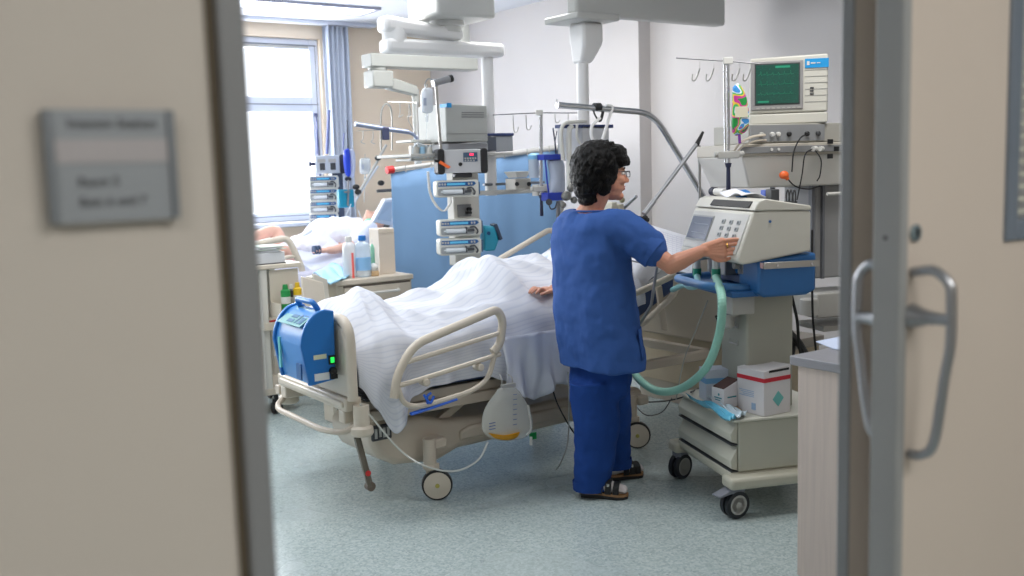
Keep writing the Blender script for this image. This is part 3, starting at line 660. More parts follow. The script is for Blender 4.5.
# ---------------------------------------------------------- urine bag
ub = [at(*p, y=3.85) for p in ((499, 388), (516, 388), (529, 408), (533, 426), (526, 437), (507, 441), (490, 438), (482, 428), (485, 408))]
T = thing('urine_bag', 'clear urine drainage bag with amber liquid hanging below the near bed', 'medical bag', tuple(ub[5]))
def pillow_poly(poly, y, th, shrink=1., n=3):
    c = sum((V3(p) for p in poly), V3())/len(poly); mb = MB(); R = []
    P = crv(list(poly)+[poly[0]], 4)[:-1]
    for s, d_ in ((1, 0), (.93, -.5), (.7, -.85), (.35, -1), (.02, -1)):
        R.append([c+(p-c)*s*shrink+V3((0, d_*th, 0)) for p in P])
    mb.rings(R, cap=False); R2 = [[V3((p.x, 2*y-p.y, p.z)) for p in r] for r in R]; mb.rings(R2, cap=False)
    bmesh.ops.remove_doubles(mb.b, verts=mb.b.verts, dist=.0006); return mb
bagm = PM('cloudy_bag_film', (232, 234, 228), .2, alpha=.5, var=0)
pillow_poly(ub, 3.85, .028).build('bag_film', bagm, T, world=True)
lp = [at(*p, y=3.85) for p in ((485, 432), (500, 434), (514, 431), (521, 430), (516, 437), (506, 440), (493, 438))]
pillow_poly(lp, 3.85, .031).build('liquid', amber, T, world=True, label='amber liquid in the bottom of the bag')
tk = MB()
for k in range(7): a = at(513, 395+k*5, y=3.818); tk.box((a[0], 3.815, a[2]), (a[0]+.022, 3.818, a[2]+.002))
for k in range(3): a = at(489, 424+k*3, y=3.818); tk.box((a[0], 3.815, a[2]), (a[0]+.035, 3.818, a[2]+.003))
tk.build('scale_marking', PM('blue_print', (60, 90, 150), .5), T, world=True)
hk = at(507, 385, y=3.86); MB().box((hk[0]-.035, 3.845, hk[2]-.012), (hk[0]+.04, 3.865, hk[2]+.006)).tube(crv([hk+V3((-.03, 0, 0)), hk+V3((-.03, .0, .03)), hk+V3((-.02, .03, .05))], 4), .003, 6).tube(crv([hk+V3((.03, 0, 0)), hk+V3((.03, .0, .03)), hk+V3((.02, .03, .05))], 4), .003, 6).build('hanger', lgrey, T, world=True)
MB().tube(crv([at(528, 405, y=3.83), at(531, 428, y=3.83), at(527, 435, y=3.83)], 4), .006, 8).cyl(at(531, 437, y=3.83), at(531, 445, y=3.83), .007).build('outlet_tap', white, T, world=True)
MB().box(at(530, 440, y=3.84)-V3((0, .004, 0)), at(536, 432, y=3.84)+V3((0, .004, 0))).build('clamp', greenp, T, world=True, label='green clamp')
wire('drain_tube', 'thin clear drain tube looping from urine bag past the bed wheel', 'tube', [at(488, 442, y=3.84), at(478, 460, y=3.83), at(455, 471, y=3.8), at(425, 466, y=3.8), at(400, 450, y=3.86), at(372, 418, y=3.9), at(360, 404, y=3.9)], .0048, PM('clear_tube', (214, 216, 210), .25, alpha=.85, var=0))
wire('black_cable', 'black cable hanging down from the near bed to the nurse\'s trousers', 'cable', [at(549, 350, y=3.92), at(550, 372, y=3.90), at(556, 400, y=3.86), at(570, 427, y=3.80), at(580, 440, y=3.8)], .004, black)
wire('grey_tube', 'thin grey tube hanging beside the nurse\'s trousers down to the floor', 'tube', [at(568, 372, y=3.85), at(569, 400, y=3.8), at(568, 440, y=3.8), at(562, 460, y=3.82), at(556, 470, z=.006)], .0035, PM('grey_clear_tube', (170, 174, 168), .3, alpha=.8, var=0))
# chart sheet
pp = [at(628, 218, y=4.02), at(694, 238, y=3.74), at(692, 274, y=3.52), at(632, 260, y=3.74)]
T = thing('chart_sheet', 'large white chart sheet propped up on a board behind the nurse\'s outstretched arm', 'chart', tuple((pp[2]+pp[3])/2))
nrm = (pp[1]-pp[0]).cross(pp[3]-pp[0]).normalized(); nrm = nrm if nrm.y > 0 else -nrm
MB().hexa([p+nrm*.003 for p in pp], [p+nrm*.009 for p in pp]).build('chart_board', lgrey, T, world=True)
cm = PM('chart_paper', (232, 234, 242), .7, var=0); nt = cm.node_tree; b_ = nt.nodes['Principled BSDF']
MB().hexa(pp, [p+nrm*.002 for p in pp]).build('chart_paper', cm, T, world=True)
def onp(u, v): return pp[0].lerp(pp[1], u).lerp(pp[3].lerp(pp[2], u), v)-nrm*.001
ln = MB()
for k in range(16):
    v = .1+k*.055
    ln.hexa([onp(.05, v), onp(.95, v), onp(.95, v+.008), onp(.05, v+.008)], [p-nrm*.0005 for p in (onp(.05, v), onp(.95, v), onp(.95, v+.008), onp(.05, v+.008))])
for k in range(14):
    u = .05+k*.069
    ln.hexa([onp(u, .1), onp(u+.005, .1), onp(u+.005, .92), onp(u, .92)], [p-nrm*.0005 for p in (onp(u, .1), onp(u+.005, .1), onp(u+.005, .92), onp(u, .92))])
ln.build('printed_grid', PM('pale_violet_print', (206, 208, 224), .7), T, world=True)
sup = (pp[2]+pp[3])/2; MB().tube([sup+V3((0, .03, .02)), sup+V3((.0, .08, -.2)), (sup.x+.05, 3.93, .62)], .008, 8).build('board_support', alu, T, world=True)
# low console behind the bed head, facing it
xc = 4.46
c1, c2, c3, c4 = at(644, 325, x=xc), at(709, 332, x=xc), at(706, 384, x=xc), at(646, 371, x=xc)
T = thing('wall_console', 'low beige cabinet behind the head of the near bed', 'cabinet', (xc+.2, 4.3, 0))
za, zb_ = max(c1[2], c2[2]), (c3[2]+c4[2])/2
MB().box((xc, 3.75, .14), (xc+.38, 5.0, za-.06)).build('cabinet_body', PM('tan_laminate', (188, 172, 146), .5), T, world=True, bevel=.004)
MB().box((xc-.02, 3.73, za-.058), (xc+.40, 5.02, za)).build('cabinet_top', PM('taupe_edge', (150, 142, 132), .45), T, world=True, bevel=.004)
MB().box((xc+.04, 3.8, 0), (xc+.34, 4.95, .14)).build('plinth', beigep, T, world=True)
# ================================================================== VENTILATOR
VF = FR((3.20, 2.92), -21.2)
T = VT = fthing('ventilator', 'off-white ventilator with keypad and blue base on a wheeled trolley beside the nurse', 'ventilator', VF)
def vp(px, py, **k): return VF.px(px, py, **k)
def Vb(mb, name, mat, parent=None, **k): return mb.build(name, mat, parent or T, **k)
vbm = PM('ventilator_shell', (206, 204, 194), .4)
y0, y1 = -.03, .56
# head: profile in local x-z, extruded across local y
zt = 1.375; zb = 1.135
def tzf(x): return 1.388-.036*(x-.13)/.205
pf = [(.0, 1.142), (.006, 1.120), (.03, 1.112), (.07, 1.116), (.345, 1.155), (.345, 1.328), (.13, 1.336), (.074, 1.333)]
Vb(MB().prism(pf, y0, y1, 'Y'), 'head_shell', vbm, bevel=.009, bseg=3)
lid = Vb(MB().prism([(.076, 1.338), (.345, 1.331), (.342, 1.350), (.13, 1.387), (.10, 1.378)], y0-.003, y1+.003, 'Y'), 'lid', vbm, bevel=.005)
MB().prism([(.082, 1.347), (.101, 1.372), (.096, 1.376), (.077, 1.351)], y0+.05, y1-.16, 'Y').build('lid_slot', black, lid)
A = V3((-.001, 0, 1.148)); Bv = V3((.072, 0, 1.330)); nv = V3((-(Bv-A).z, 0, (Bv-A).x)).normalized()
def fp(y, t, off=.0):
    p = A.lerp(Bv, t)+nv*off; return V3((p.x, y, p.z))
def plate(mb, ya, yb, t0, t1, o0, o1):
    return mb.hexa([fp(ya, t0, o0), fp(yb, t0, o0), fp(yb, t1, o0), fp(ya, t1, o0)], [fp(ya, t0, o1), fp(yb, t0, o1), fp(yb, t1, o1), fp(ya, t1, o1)])
Vb(plate(MB(), y0+.018, y1-.018, .03, .95, -.004, .003), 'front_panel', PM('front_panel_grey', (192, 192, 188), .4), bevel=.003)
# screen px (690..715,219..238)
def ft(px, py): 
    p = vp(px, py, x=.045); return p[1]
sy0, sy1 = .315, .52
sb = Vb(plate(MB(), sy0-.008, sy1+.008, .22, .84, .002, .006), 'screen_bezel', PM('screen_bezel_grey', (150, 152, 154), .4))
plate(MB(), sy0, sy1, .26, .80, .005, .008).build('screen', PM('dim_lcd', (92, 100, 118), .2, emis=(96, 106, 126), es=.12), sb)
lc = MB()
for k in range(2): plate(lc, sy0+.02, sy1-.04, .4+k*.22, .41+k*.22, .008, .009)
lc.build('screen_trace', PM('lcd_trace', (140, 156, 172), .4), sb)
# keypad
ky = MB(); kyi = MB()
for r in range(4):
    for c in range(3):
        yy = ft(722.5+c*7.5, 228); t = .74-r*.155
        if r == 3 and c == 2: continue
        kb = plate(MB(), yy-.017, yy+.011, t-.05, t+.05, .002, .007); kob = kb.build('key', PM('key_grey', (150, 154, 156), .5), T, bevel=.001)
        plate(MB(), yy-.008, yy+.008, t-.028, t+.028, .0071, .0078).build('key_print', PM('key_print_dark', (60, 70, 74), .5), kob)
Vb(MB().cyl(fp(ft(738, 240), .25), fp(ft(738, 240), .25, .010), .012, seg=18), 'control_knob', lgrey)
Vb(MB().lathe([(.006, 0), (.006, -.004)], (.15, y0-.001, 1.29), 'Y', 12), 'side_screw', blueD)
# blue base under head
Vb(MB().prism([(.10, .985), (.13, .965), (.33, .965), (.375, .985), (.375, zb+.012), (.10, zb-.01)], y0+.005, .16, 'Y'), 'blue_body', blueD, bevel=.012)
Vb(MB().prism([(.16, .99), (.34, .99), (.34, zb), (.16, zb-.01)], .16, y1-.02, 'Y'), 'blue_recess', PM('dark_blue_recess', (22, 60, 104), .45), bevel=.008)
Vb(MB().lathe([(.02, 0), (.02, -.008), (.012, -.012)], (.155, .27, 1.06), 'X', 16), 'side_dial', blueL)
# front tube handle: from blue body round the front
hp_ = [(.13, .08, .992), V3(vp(735, 288, y=.05)), V3(vp(705, 286, x=-.06)), V3(vp(675, 278, x=-.03)), (.16, y1+.03, 1.0)]
Vb(MB().tube(rounded(hp_, .06, 6), .019, 12), 'front_handle', PM('blue_handle_enamel', (70, 124, 178), .35))
# shelf under
Vb(MB().prism([(.0, .965), (.36, .965), (.36, .99), (.0, .99)], .02, y1-.02, 'Y'), 'base_plate', blueD, bevel=.005)
# metal side rail
a = vp(764, 266, y=y0-.03); b = vp(815, 258, y=y0-.03)
rl = Vb(MB().box((a[0], y0-.035, a[2]-.014), (b[0]+.02, y0-.027, a[2]+.014)), 'accessory_rail', steel, bevel=.002)
sc_ = MB()
for x in (a[0]+.06, b[0]-.02): sc_.lathe([(.006, -.036), (.006, -.0385)], (x, y0, a[2]), 'Y', 10)
sc_.box((a[0]-.002, y0-.03, a[2]-.012), (a[0]+.02, y0-.0, a[2]+.012)); sc_.build('rail_fixing', chrome, rl)
# pedestal
Vb(MB().prism([(.13, .43), (.36, .43), (.36, .965), (.13, .965)], .14, .40, 'Y'), 'pedestal', PM('pedestal_grey', (164, 164, 152), .5), bevel=.012)
em = MB()
for z in (.80, .72):
    em.tube([(.125, .22, z), (.125, .30, z)], .004, 4); em.tube([(.125, .22, z), (.125, .22, z+.02)], .003, 4); em.tube([(.125, .30, z), (.125, .30, z+.02)], .003, 4)
Vb(em, 'pedestal_moulding', lgrey)
# drawer unit
du = Vb(MB().box((.02, .0, .20), (.50, .585, .425)), 'drawer_body', PM('trolley_body', (186, 186, 172), .45), bevel=.006)
Vb(MB().box((-.01, -.015, .426), (.52, .60, .437)), 'trolley_top', PM('trolley_top', (198, 198, 186), .4), bevel=.003)
for i, (za, zc) in enumerate(((.325, .42), (.205, .31))):
    dr = Vb(MB().prism([(.018, za), (-.012, za+.01), (-.016, za+.045), (.018, zc)], .008, .577, 'Y'), 'drawer', PM('drawer_front', (196, 196, 182), .45), bevel=.004)
    MB().box((-.012, .008, za-.006), (.02, .577, za-.001)).build('drawer_gap', dgrey, dr)
# star base
sb_ = MB(); sb_.box((-.02, .0, .155), (.50, .585, .20))
sb_.box((-.045, -.055, .135), (.62, .045, .19)); sb_.box((-.045, .545, .135), (.62, .645, .19))
Vb(sb_, 'base_frame', PM('base_frame_beige', (190, 188, 172), .42), bevel=.018, bseg=3)
def vcaster(x, y, deg, pedal):
    c = V3((x, y, .062)); R = Matrix.Rotation(math.radians(deg), 4, 'Z'); M_ = Matrix.Translation((x, y, 0)) @ R
    m = MB(); m.m = M_; m.cyl((0, 0, .14), (0, 0, .16), .026); m.box((-.03, -.026, .105), (.035, .026, .142)); m.box((-.012, -.027, .05), (.014, -.021, .11)); m.box((-.012, .021, .05), (.014, .027, .11))
    if pedal: m.hexa([(-.10, -.028, .108), (-.02, -.03, .120), (-.02, .03, .120), (-.10, .028, .108)], [(-.10, -.028, .116), (-.02, -.03, .140), (-.02, .03, .140), (-.10, .028, .116)])
    fo = Vb(m, 'caster_fork', PM('caster_grey', (120, 124, 134), .45), bevel=.003)
    for s in (-.017, .017):
        w = MB(); w.m = M_ @ Matrix.Translation((0, s, .062)); w.lathe([(.046, -.011), (.060, -.010), (.062, 0), (.060, .010), (.046, .011)], (0, 0, 0), 'Y', 26); wo = Vb(w, 'wheel', PM('caster_tyre', (34, 38, 44), .5))
        h = MB(); h.m = M_ @ Matrix.Translation((0, s, .062)); h.lathe([(.044, -.0115), (.042, -.0125), (.036, -.0125), (.034, -.0115)], (0, 0, 0), 'Y', 24); h.lathe([(.015, -.013), (.015, .013)], (0, 0, 0), 'Y', 14)
        h.build('wheel_ring', lgrey, wo)
vcaster(.0, .0, 12, True); vcaster(.0, .59, 28, False); vcaster(.57, .0, 15, False); vcaster(.57, .59, 15, False)
# hose connectors under head
def conn(pxs, yl, cols):
    for (a_, b_, r, m, n) in cols: Vb(MB().cyl(a_, b_, r, seg=14), n, m)
cA = vp(697, 262, x=.05); cB = vp(716, 262, x=.03)
for c, nm in ((cA, 'left'), (cB, 'right')):
    x, y, z = c
    Vb(MB().cyl((x, y, z-.03), (x, y, z+.02), .0165, seg=14).ell((x, y, z+.022), (.018, .018, .016)).cyl((x, y, z+.02), (x+.1, y, z+.03), .015), 'elbow_connector', PM('white_connector', (214, 218, 216), .35))
    Vb(MB().cyl((x, y, z-.065), (x, y, z-.03), .0205, seg=14), 'connector_sleeve', PM('green_connector', (40, 150, 120), .4), label='green connector sleeve')
Vb(MB().box((.10, ft(712, 262)-.02, 1.03), (.19, ft(698, 262)+.02, 1.125)), 'valve_block', PM('grey_valve_block', (160, 164, 166), .4), bevel=.006)
Vb(MB().box((.10, ft(729, 262)-.03, 1.05), (.17, ft(729, 262)+.03, 1.12)).cyl((.08, ft(726, 262), 1.09), (.12, ft(726, 262), 1.09), .018), 'flow_sensor', PM('sensor_housing', (176, 176, 170), .4), bevel=.004)
# humidifier jar under the handle
hj = vp(728, 300, x=.08)
Vb(MB().lathe([(.045, .86), (.048, .87), (.048, .93), (.042, .955), (.02, .965)], (hj[0], hj[1], 0), 'Z', 20), 'water_jar', clear)
Vb(MB().lathe([(.02, .80), (.03, .81), (.03, .855), (.05, .858), (.05, .866)], (hj[0], hj[1], 0), 'Z', 18), 'jar_base', lgrey)
Vb(MB().box((hj[0]-.05, hj[1]-.14, .88), (hj[0]+.06, hj[1]-.06, .96)), 'heater_box', lgrey, bevel=.005)
# breathing hose
hw = [VF.w((cB[0], cB[1], cB[2]-.065)), at(722, 300, y=2.92), at(719, 335, y=2.98), at(706, 368, y=3.1), at(682, 388, y=3.3), at(658, 391, y=3.45), at(638, 378, y=3.6), at(627, 355, y=3.75), at(620, 330, y=3.86)]
def corr(pts, r, n=14):
    P = crv(pts, n); out = []; R = []
    for i in range(len(P)-1):
        for k in range(3): out.append(P[i].lerp(P[i+1], k/3)); R.append(r*(1.0 if k == 1 else .93))
    return out, R
P_, R_ = corr(hw, .0195)
o = MB().tube(P_, R_, 12).build('breathing_hose', mint); tag(o, 'pale green corrugated breathing hose looping from ventilator to behind the nurse', 'hose')
hw2 = [VF.w((cA[0], cA[1], cA[2]-.065)), at(697, 285, y=3.2), at(690, 287, y=3.4), at(684, 285, y=3.6), at(672, 290, y=3.85)]
P_, R_ = corr(hw2, .015)
o = MB().tube(P_, R_, 10).build('breathing_hose', PM('pale_turquoise_hose', (150, 210, 214), .35, alpha=.9)); tag(o, 'short turquoise breathing hose from the left ventilator connector', 'hose')
# things on top of the ventilator
tz = zt
def vt(px, py, z=tz): p = VF.px(px, py, z=z); return p
def vthing(name, label, cat, p, **k): w = VF.w(p); return thing(name, label, cat, tuple(w), VF.deg, **k)
L = lambda p, q_: V3(p)
c = V3((.16, .42, 0)); t = vthing('hand_torch', 'small torch with black rubber end lying on top of the ventilator', 'torch', (c[0], c[1], tzf(c[0])+.002))
MB().tube([(0, .09, .022), (0, -.0, .02)], [.018, .016], 12).build('torch_body', white, t); MB().tube([(0, .125, .023), (0, .09, .022)], [.02, .021], 12).ell((0, .125, .023), (.021, .021, .021)).build('rubber_end', PM('navy_rubber', (26, 34, 58), .5), t)
c = V3((.17, .40, 0)); o = MB(); o.m = VF.m; o.ell((c[0]+.09, c[1]+.03, tzf(c[0]+.09)+.026), (.036, .045, .024)); o = o.build('blue_bulb', blueM, disp=(.004, .03)); tag(o, 'round blue rubber bulb lying behind the torch on the ventilator', 'bulb')
wad = MB(); c = (.17, .27)
def wf_(u, v): return VF.w((c[0]-.06+.15*u+.02*v, c[1]-.12+.26*v, tzf(c[0]-.06+.15*u)+.006+.028*(1-abs(2*u-1))*(.4+.6*v)+.01*math.sin(v*7+u*3)))
o = MB().grid(wf_, 10, 14).build('paper_wrap', paperm, thick=.002); tag(o, 'crumpled white paper wrapper lying on top of the ventilator', 'paper')
c = (.25, .14)
t = vthing('valve_adapter', 'blue and grey adapter block standing on the ventilator lid', 'adapter', (c[0], c[1], tzf(c[0])+.002))
MB().box((-.02, .02, 0), (.025, .065, .048)).build('blue_block', PM('cobalt_plastic', (26, 70, 170), .4), t, bevel=.004); MB().box((-.02, -.035, 0), (.02, .02, .052)).cyl((0, -.01, .05), (0, -.01, .062), .012).build('grey_block', dgrey, t, bevel=.004)
t = vthing('cable_clip_stand', 'black wire clips standing on the ventilator beside the adapter', 'clip', (.28, .03, tzf(.28)+.002))
cl = MB()
for k in range(3): cl.tube(crv([(0, .03-k*.028, 0), (0, .035-k*.028, .03), (0, .022-k*.028, .055), (0, .012-k*.028, .03), (0, .015-k*.028, 0)], 4), .003, 6)
cl.box((-.008, -.045, 0), (.008, .04, .006)); cl.build('wire_clips', black, t)

# boxes on the trolley
bz = .438
def carton(name, label, px, py, size, deg, mat, hgt):
    p = VF.px(px, py, z=bz); t = vthing(name, label, 'box', (p[0], p[1], bz)); t.rotation_euler = (0, 0, math.radians(VF.deg+deg)); return t
cardm = PM('white_carton', (214, 212, 214), .6, var=.02); cardi = PM('dark_carton_inside', (70, 44, 40), .8)
redp = PM('red_print', (196, 40, 56), .5); tealp = PM('teal_print', (110, 186, 184), .5); skyp = PM('sky_blue_print', (120, 176, 220), .5)
# big carton: near corner at px (763,416)
w = .165; dp = .16; h = .195
t = carton('glove_carton', 'large white carton with red stripe and teal diamond on the ventilator trolley', 764, 417, None, 17, None, h)
MB().box((0, 0, 0), (dp, w, h)).build('carton_body', cardm, t, bevel=.002)
fl = MB(); fl.hexa([(0, 0, h), (dp, 0, h), (dp, w, h+.002), (0, w, h+.002)], [(0, 0, h+.003), (dp, 0, h+.02), (dp, w, h+.012), (0, w, h+.004)]); fl.build('carton_flap', PM('carton_flap', (222, 220, 222), .6), t)
MB().box((.03, -.0015, h-.004), (dp-.01, .002, h+.006)).build('flap_gap', black, t)
MB().box((-.0015, .0, h-.045), (0, w, h-.027)).box((0, -.0015, h-.045), (dp, 0, h-.027)).build('red_stripe', redp, t)
MB().prism([(.085, .035), (.118, .07), (.085, .105), (.052, .07)], -.0016, 0, 'Y').build('teal_diamond', tealp, t)
tx = MB()
for k in range(4): tx.box((-.0015, .06, .10-k*.008), (0, .15-.01*(k % 3), .1025-k*.008))
tx.box((-.0015, .05, .02), (0, .075, .05)); tx.build('small_print', PM('pale_blue_print', (150, 176, 206), .6), t)
t = carton('tissue_carton', 'small white carton with open slanted top in front of the striped carton', 724, 412, None, 14, None, .13)
MB().hexa([(0, 0, 0), (.09, 0, 0), (.09, .085, 0), (0, .085, 0)], [(0, 0, .10), (.09, 0, .135), (.09, .085, .135), (0, .085, .10)]).build('carton_body', cardm, t, bevel=.0015)
MB().prism([(.003, .101), (.003, .104), (.088, .138), (.088, .134)], .006, .08, 'Y').build('opening', cardi, t)
MB().box((-.0012, .015, .055), (0, .065, .06)).box((-.0012, .025, .045), (0, .06, .049)).box((0.02, -.0012, .06), (.07, 0, .066)).box((-.0012, .03, .068), (0, .04, .078)).build('teal_print', PM('teal_print_dark', (30, 130, 140), .5), t)
t = carton('mask_carton', 'white carton with blue band at the left end of the ventilator trolley', 706, 402, None, -6, None, .14)
MB().box((0, 0, 0), (.11, .10, .15)).build('carton_body', PM('bluish_carton', (200, 208, 222), .6), t, bevel=.002)
MB().box((-.0012, 0, .085), (0, .10, .11)).box((0, -.0012, .085), (.11, 0, .11)).build('blue_band', skyp, t)
MB().box((-.0012, .06, .125), (0, .085, .138)).build('purple_print', PM('violet_print', (70, 60, 120), .5), t)
# film packs on the trolley top front
def film(name, label, pxs, mat, amp, seed):
    c = [VF.px(*p, z=bz) for p in pxs]
    def fn(u, v):
        p = c[0].lerp(c[1], u).lerp(c[3].lerp(c[2], u), v); q_ = VF.w(p); return (q_[0], q_[1], bz+.006+amp*(.5+noise.noise(V3((u*3+seed, v*3, seed))))+amp*.5*math.sin(u*8+seed)**2)
    o = MB().grid(fn, 16, 10).build(name, mat, thick=.002); tag(o, label, 'packet'); return o
film('film_packet', 'crumpled clear blue wrapped packet at the front edge of the trolley top', ((686, 399), (712, 409), (736, 420), (728, 424)), PM('blue_film', (110, 196, 226), .15, var=.25, vs=14, alpha=.9), .022, 1.3)
film('film_packet', 'pale film packet lying between the cartons and trolley front edge', ((708, 404), (728, 410), (748, 416), (738, 422)), PM('pale_film', (196, 214, 224), .15, var=.2, vs=14, alpha=.9), .02, 4.3)
p0 = VF.px(742, 412, z=bz); t = vthing('packet_stack', 'brown and white small packets leaning against the striped carton', 'packet', (p0[0]-.0, p0[1], bz))
MB().box((-.03, -.03, .0), (.0, .05, .006)).build('white_packet', paperm, t); MB().box((-.018, .0, .007), (.0, .075, .016), Matrix.Rotation(.2, 3, 'X')).build('brown_packet', PM('kraft_brown', (150, 120, 90), .7), t)
# cables near the ventilator
wire('black_cable', 'thick black cable slung from the trolley pedestal towards the bed head', 'cable', [at(716, 316, y=3.5), at(726, 338, y=3.4), at(745, 354, y=3.25), VF.w((.15, .2, .64))], .007, black)
wire('power_cable', 'thin dark cable trailing low behind the green hose to the bed', 'cable', [at(624, 398, y=4.2), at(650, 402, y=4.0), at(680, 398, y=3.9), at(706, 385, y=3.7), VF.w((.02, .5, .45))], .004, dgrey)
wire('power_cable', 'thin grey cable loop drooping near the floor behind the nurse\'s shoes', 'cable', [at(633, 403, y=4.3), at(646, 415, y=4.2), at(662, 412, y=4.2), at(672, 398, y=4.2)], .003, dgrey)
tubem = PM('grey_clear_tube', (170, 174, 168), .3)
for (pts, lab) in (([(708, 300), (696, 330), (684, 360), (676, 400)], 'thin clear tube slanting down left of the ventilator pedestal'), ([(738, 300), (730, 330), (722, 365), (716, 380)], 'thin clear tube hanging beside the water jar')):
    o = MB().tube(crv([at(*p, y=3.35) for p in pts], 6), .0028, 6).build('infusion_line', tubem); tag(o, lab, 'tube')

# ================================================================== RIGHT WALL UNIT: pendant column, console, module rack, monitor
CF = FR((4.05, 3.1), -18)
def cp(px, py, y=0): return CF.px(px, py, y=y)
PT = fthing('equipment_pendant', 'white and beige equipment console hanging on a grey column behind the ventilator', 'pendant', CF)
def Cb(mb, name, mat, parent=PT, **k): return mb.build(name, mat, parent, **k)
lx = cp(742, 150)[0]; rx = cp(870, 150)[0]; z1 = cp(790, 143)[2]; z2 = cp(790, 155)[2]; z3 = cp(790, 187)[2]
Cb(MB().hexa([(lx+.06, .04, z3+.0), (rx, .04, z3), (rx, .42, z3), (lx+.06, .42, z3)], [(lx, 0, z2), (rx, 0, z2), (rx, .45, z2), (lx, .45, z2)]), 'console_body', PM('console_white', (206, 204, 198), .45), bevel=.008)
Cb(MB().box((lx, .0, z2), (rx, .45, z1)), 'shelf_body', PM('console_beige', (190, 184, 172), .45), bevel=.004)
Cb(MB().box((lx-.01, -.012, z2+.012), (rx, -.0, z1-.014)), 'grey_rail', grey, bevel=.002)
cpz = MB()
for px_ in (770, 777): c = cp(px_, 150); cpz.lathe([(.007, -.012), (.007, -.018)], (c[0], 0, (z1+z2)/2), 'Y', 10)
Cb(cpz, 'rail_knob', white)
sockets = MB(); c = cp(827, 149)
for dx, dz in ((-.005, .035), (-.005, -.035), (.03, 0)): sockets.box((c[0]+dx, -.02, c[2]+dz-.011), (c[0]+dx+.025, -.01, c[2]+dz+.011))
Cb(sockets, 'socket_cap', black)
# column and lower boxes
Cb(MB().box((cp(815, 200, .12)[0], .12, .95), (cp(860, 200, .12)[0], .40, z3)), 'column', PM('column_grey', (150, 150, 150), .5), bevel=.01)
Cb(MB().box((cp(812, 200, .10)[0]-.0, .10, .95), (cp(812, 200, .10)[0]+.015, .13, z3)).box((cp(823, 200, .10)[0], .10, .95), (cp(823, 200, .10)[0]+.012, .125, z3)), 'column_groove', PM('groove_shadow_grey', (110, 112, 118), .5))
Cb(MB().box((cp(820, 300, .1)[0]-.03, .08, cp(820, 318, .1)[2]), (cp(862, 300, .1)[0], .30, cp(820, 293, .1)[2])), 'lower_box', lgrey, bevel=.008)
Cb(MB().lathe([(.045, cp(812, 316)[2]), (.045, cp(812, 301)[2]), (.04, cp(812, 300)[2])], (cp(815, 300)[0], .05, 0), 'Z', 18), 'swivel_joint', lgrey)
Cb(MB().cyl((cp(826, 194)[0], -.01, cp(826, 194)[2]), (cp(860, 194)[0], -.01, cp(860, 192)[2]), .008), 'white_bar', white)
Cb(MB().box((cp(820, 330)[0], -.03, cp(820, 331)[2]), (cp(862, 330)[0], .2, cp(820, 326)[2])), 'lower_shelf', steel)
# arm to ceiling
Cb(MB().box((.45, .1, z1), (.6, .3, 2.94)), 'ceiling_column', white, bevel=.01)
# module rack
mz0 = cp(790, 140)[2]; mz1 = cp(790, 126)[2]
ZR = z1+.002
R_T = thing('module_rack', 'grey monitoring module rack with round sockets under the green monitor', 'medical unit', tuple(CF.w((0, 0, ZR))), CF.deg)
def Rb(mb, n, m, **k): return mb.build(n, m, R_T, **k)
rx0 = cp(751, 130)[0]; rx1 = cp(828, 130)[0]; mh = mz1-ZR+.012
Rb(MB().box((rx0, .02, 0), (rx1+.12, .36, mh)), 'rack_case', PM('rack_beige_grey', (170, 168, 160), .45), bevel=.004)
Rb(MB().box((rx0+.005, .012, .008), (rx1-.01, .022, mh-.006)), 'rack_front', PM('rack_front_grey', (140, 142, 144), .45))
for i, (px_, m) in enumerate(((762, lgrey), (773, white), (779, white), (790, black), (808, black), (819, dgrey))):
    x = cp(px_, 134)[0]; Rb(MB().lathe([(.011, .012), (.011, .0), (.007, -.004)], (x, 0, mh*.45), 'Y', 14), 'socket', m)
# monitor
MZ = ZR+mh+.002
MT = thing('patient_monitor', 'beige patient monitor with dark green screen on the rack at upper right', 'monitor', tuple(CF.w((0, 0, MZ))), CF.deg-26)
MF = FR(tuple(CF.w((0, 0, 0)))[:2], CF.deg-26)
def mp(px, py, y=0.): return MF.px(px, py, y=y)
mx0, mx1, mx2 = mp(750, 90)[0], mp(804, 90)[0], mp(828, 90)[0]; mtop = mp(790, 57)[2]-MZ; 
def Mb(mb, n, m, parent=MT, **k): return mb.build(n, m, parent, **k)
Mb(MB().box((mx0, 0, 0), (mx2, .26, .05)), 'monitor_base', vbm, bevel=.006)
Mb(MB().hexa([(mx0, .0, .053), (mx2, .0, .053), (mx2+.0, .30, .053), (mx0+.02, .30, .053)], [(mx0, .0, mtop), (mx2, .0, mtop+.01), (mx2+.0, .30, mtop-.0), (mx0+.02, .30, mtop-.02)]), 'monitor_case', vbm, bevel=.008)
Mb(MB().box((mx0+.004, -.006, .068), (mx1-.004, .004, mtop-.016)), 'screen_frame', PM('bezel_grey', (150, 148, 148), .45), bevel=.004)
sxa, sxb = mx0+.028, mx1-.026; sza, szb = .098, mtop-.034
Mb(MB().box((sxa-.006, -.008, sza-.006), (sxb+.006, -.004, szb+.006)), 'screen_surround', PM('bezel_dark', (60, 66, 68), .4))
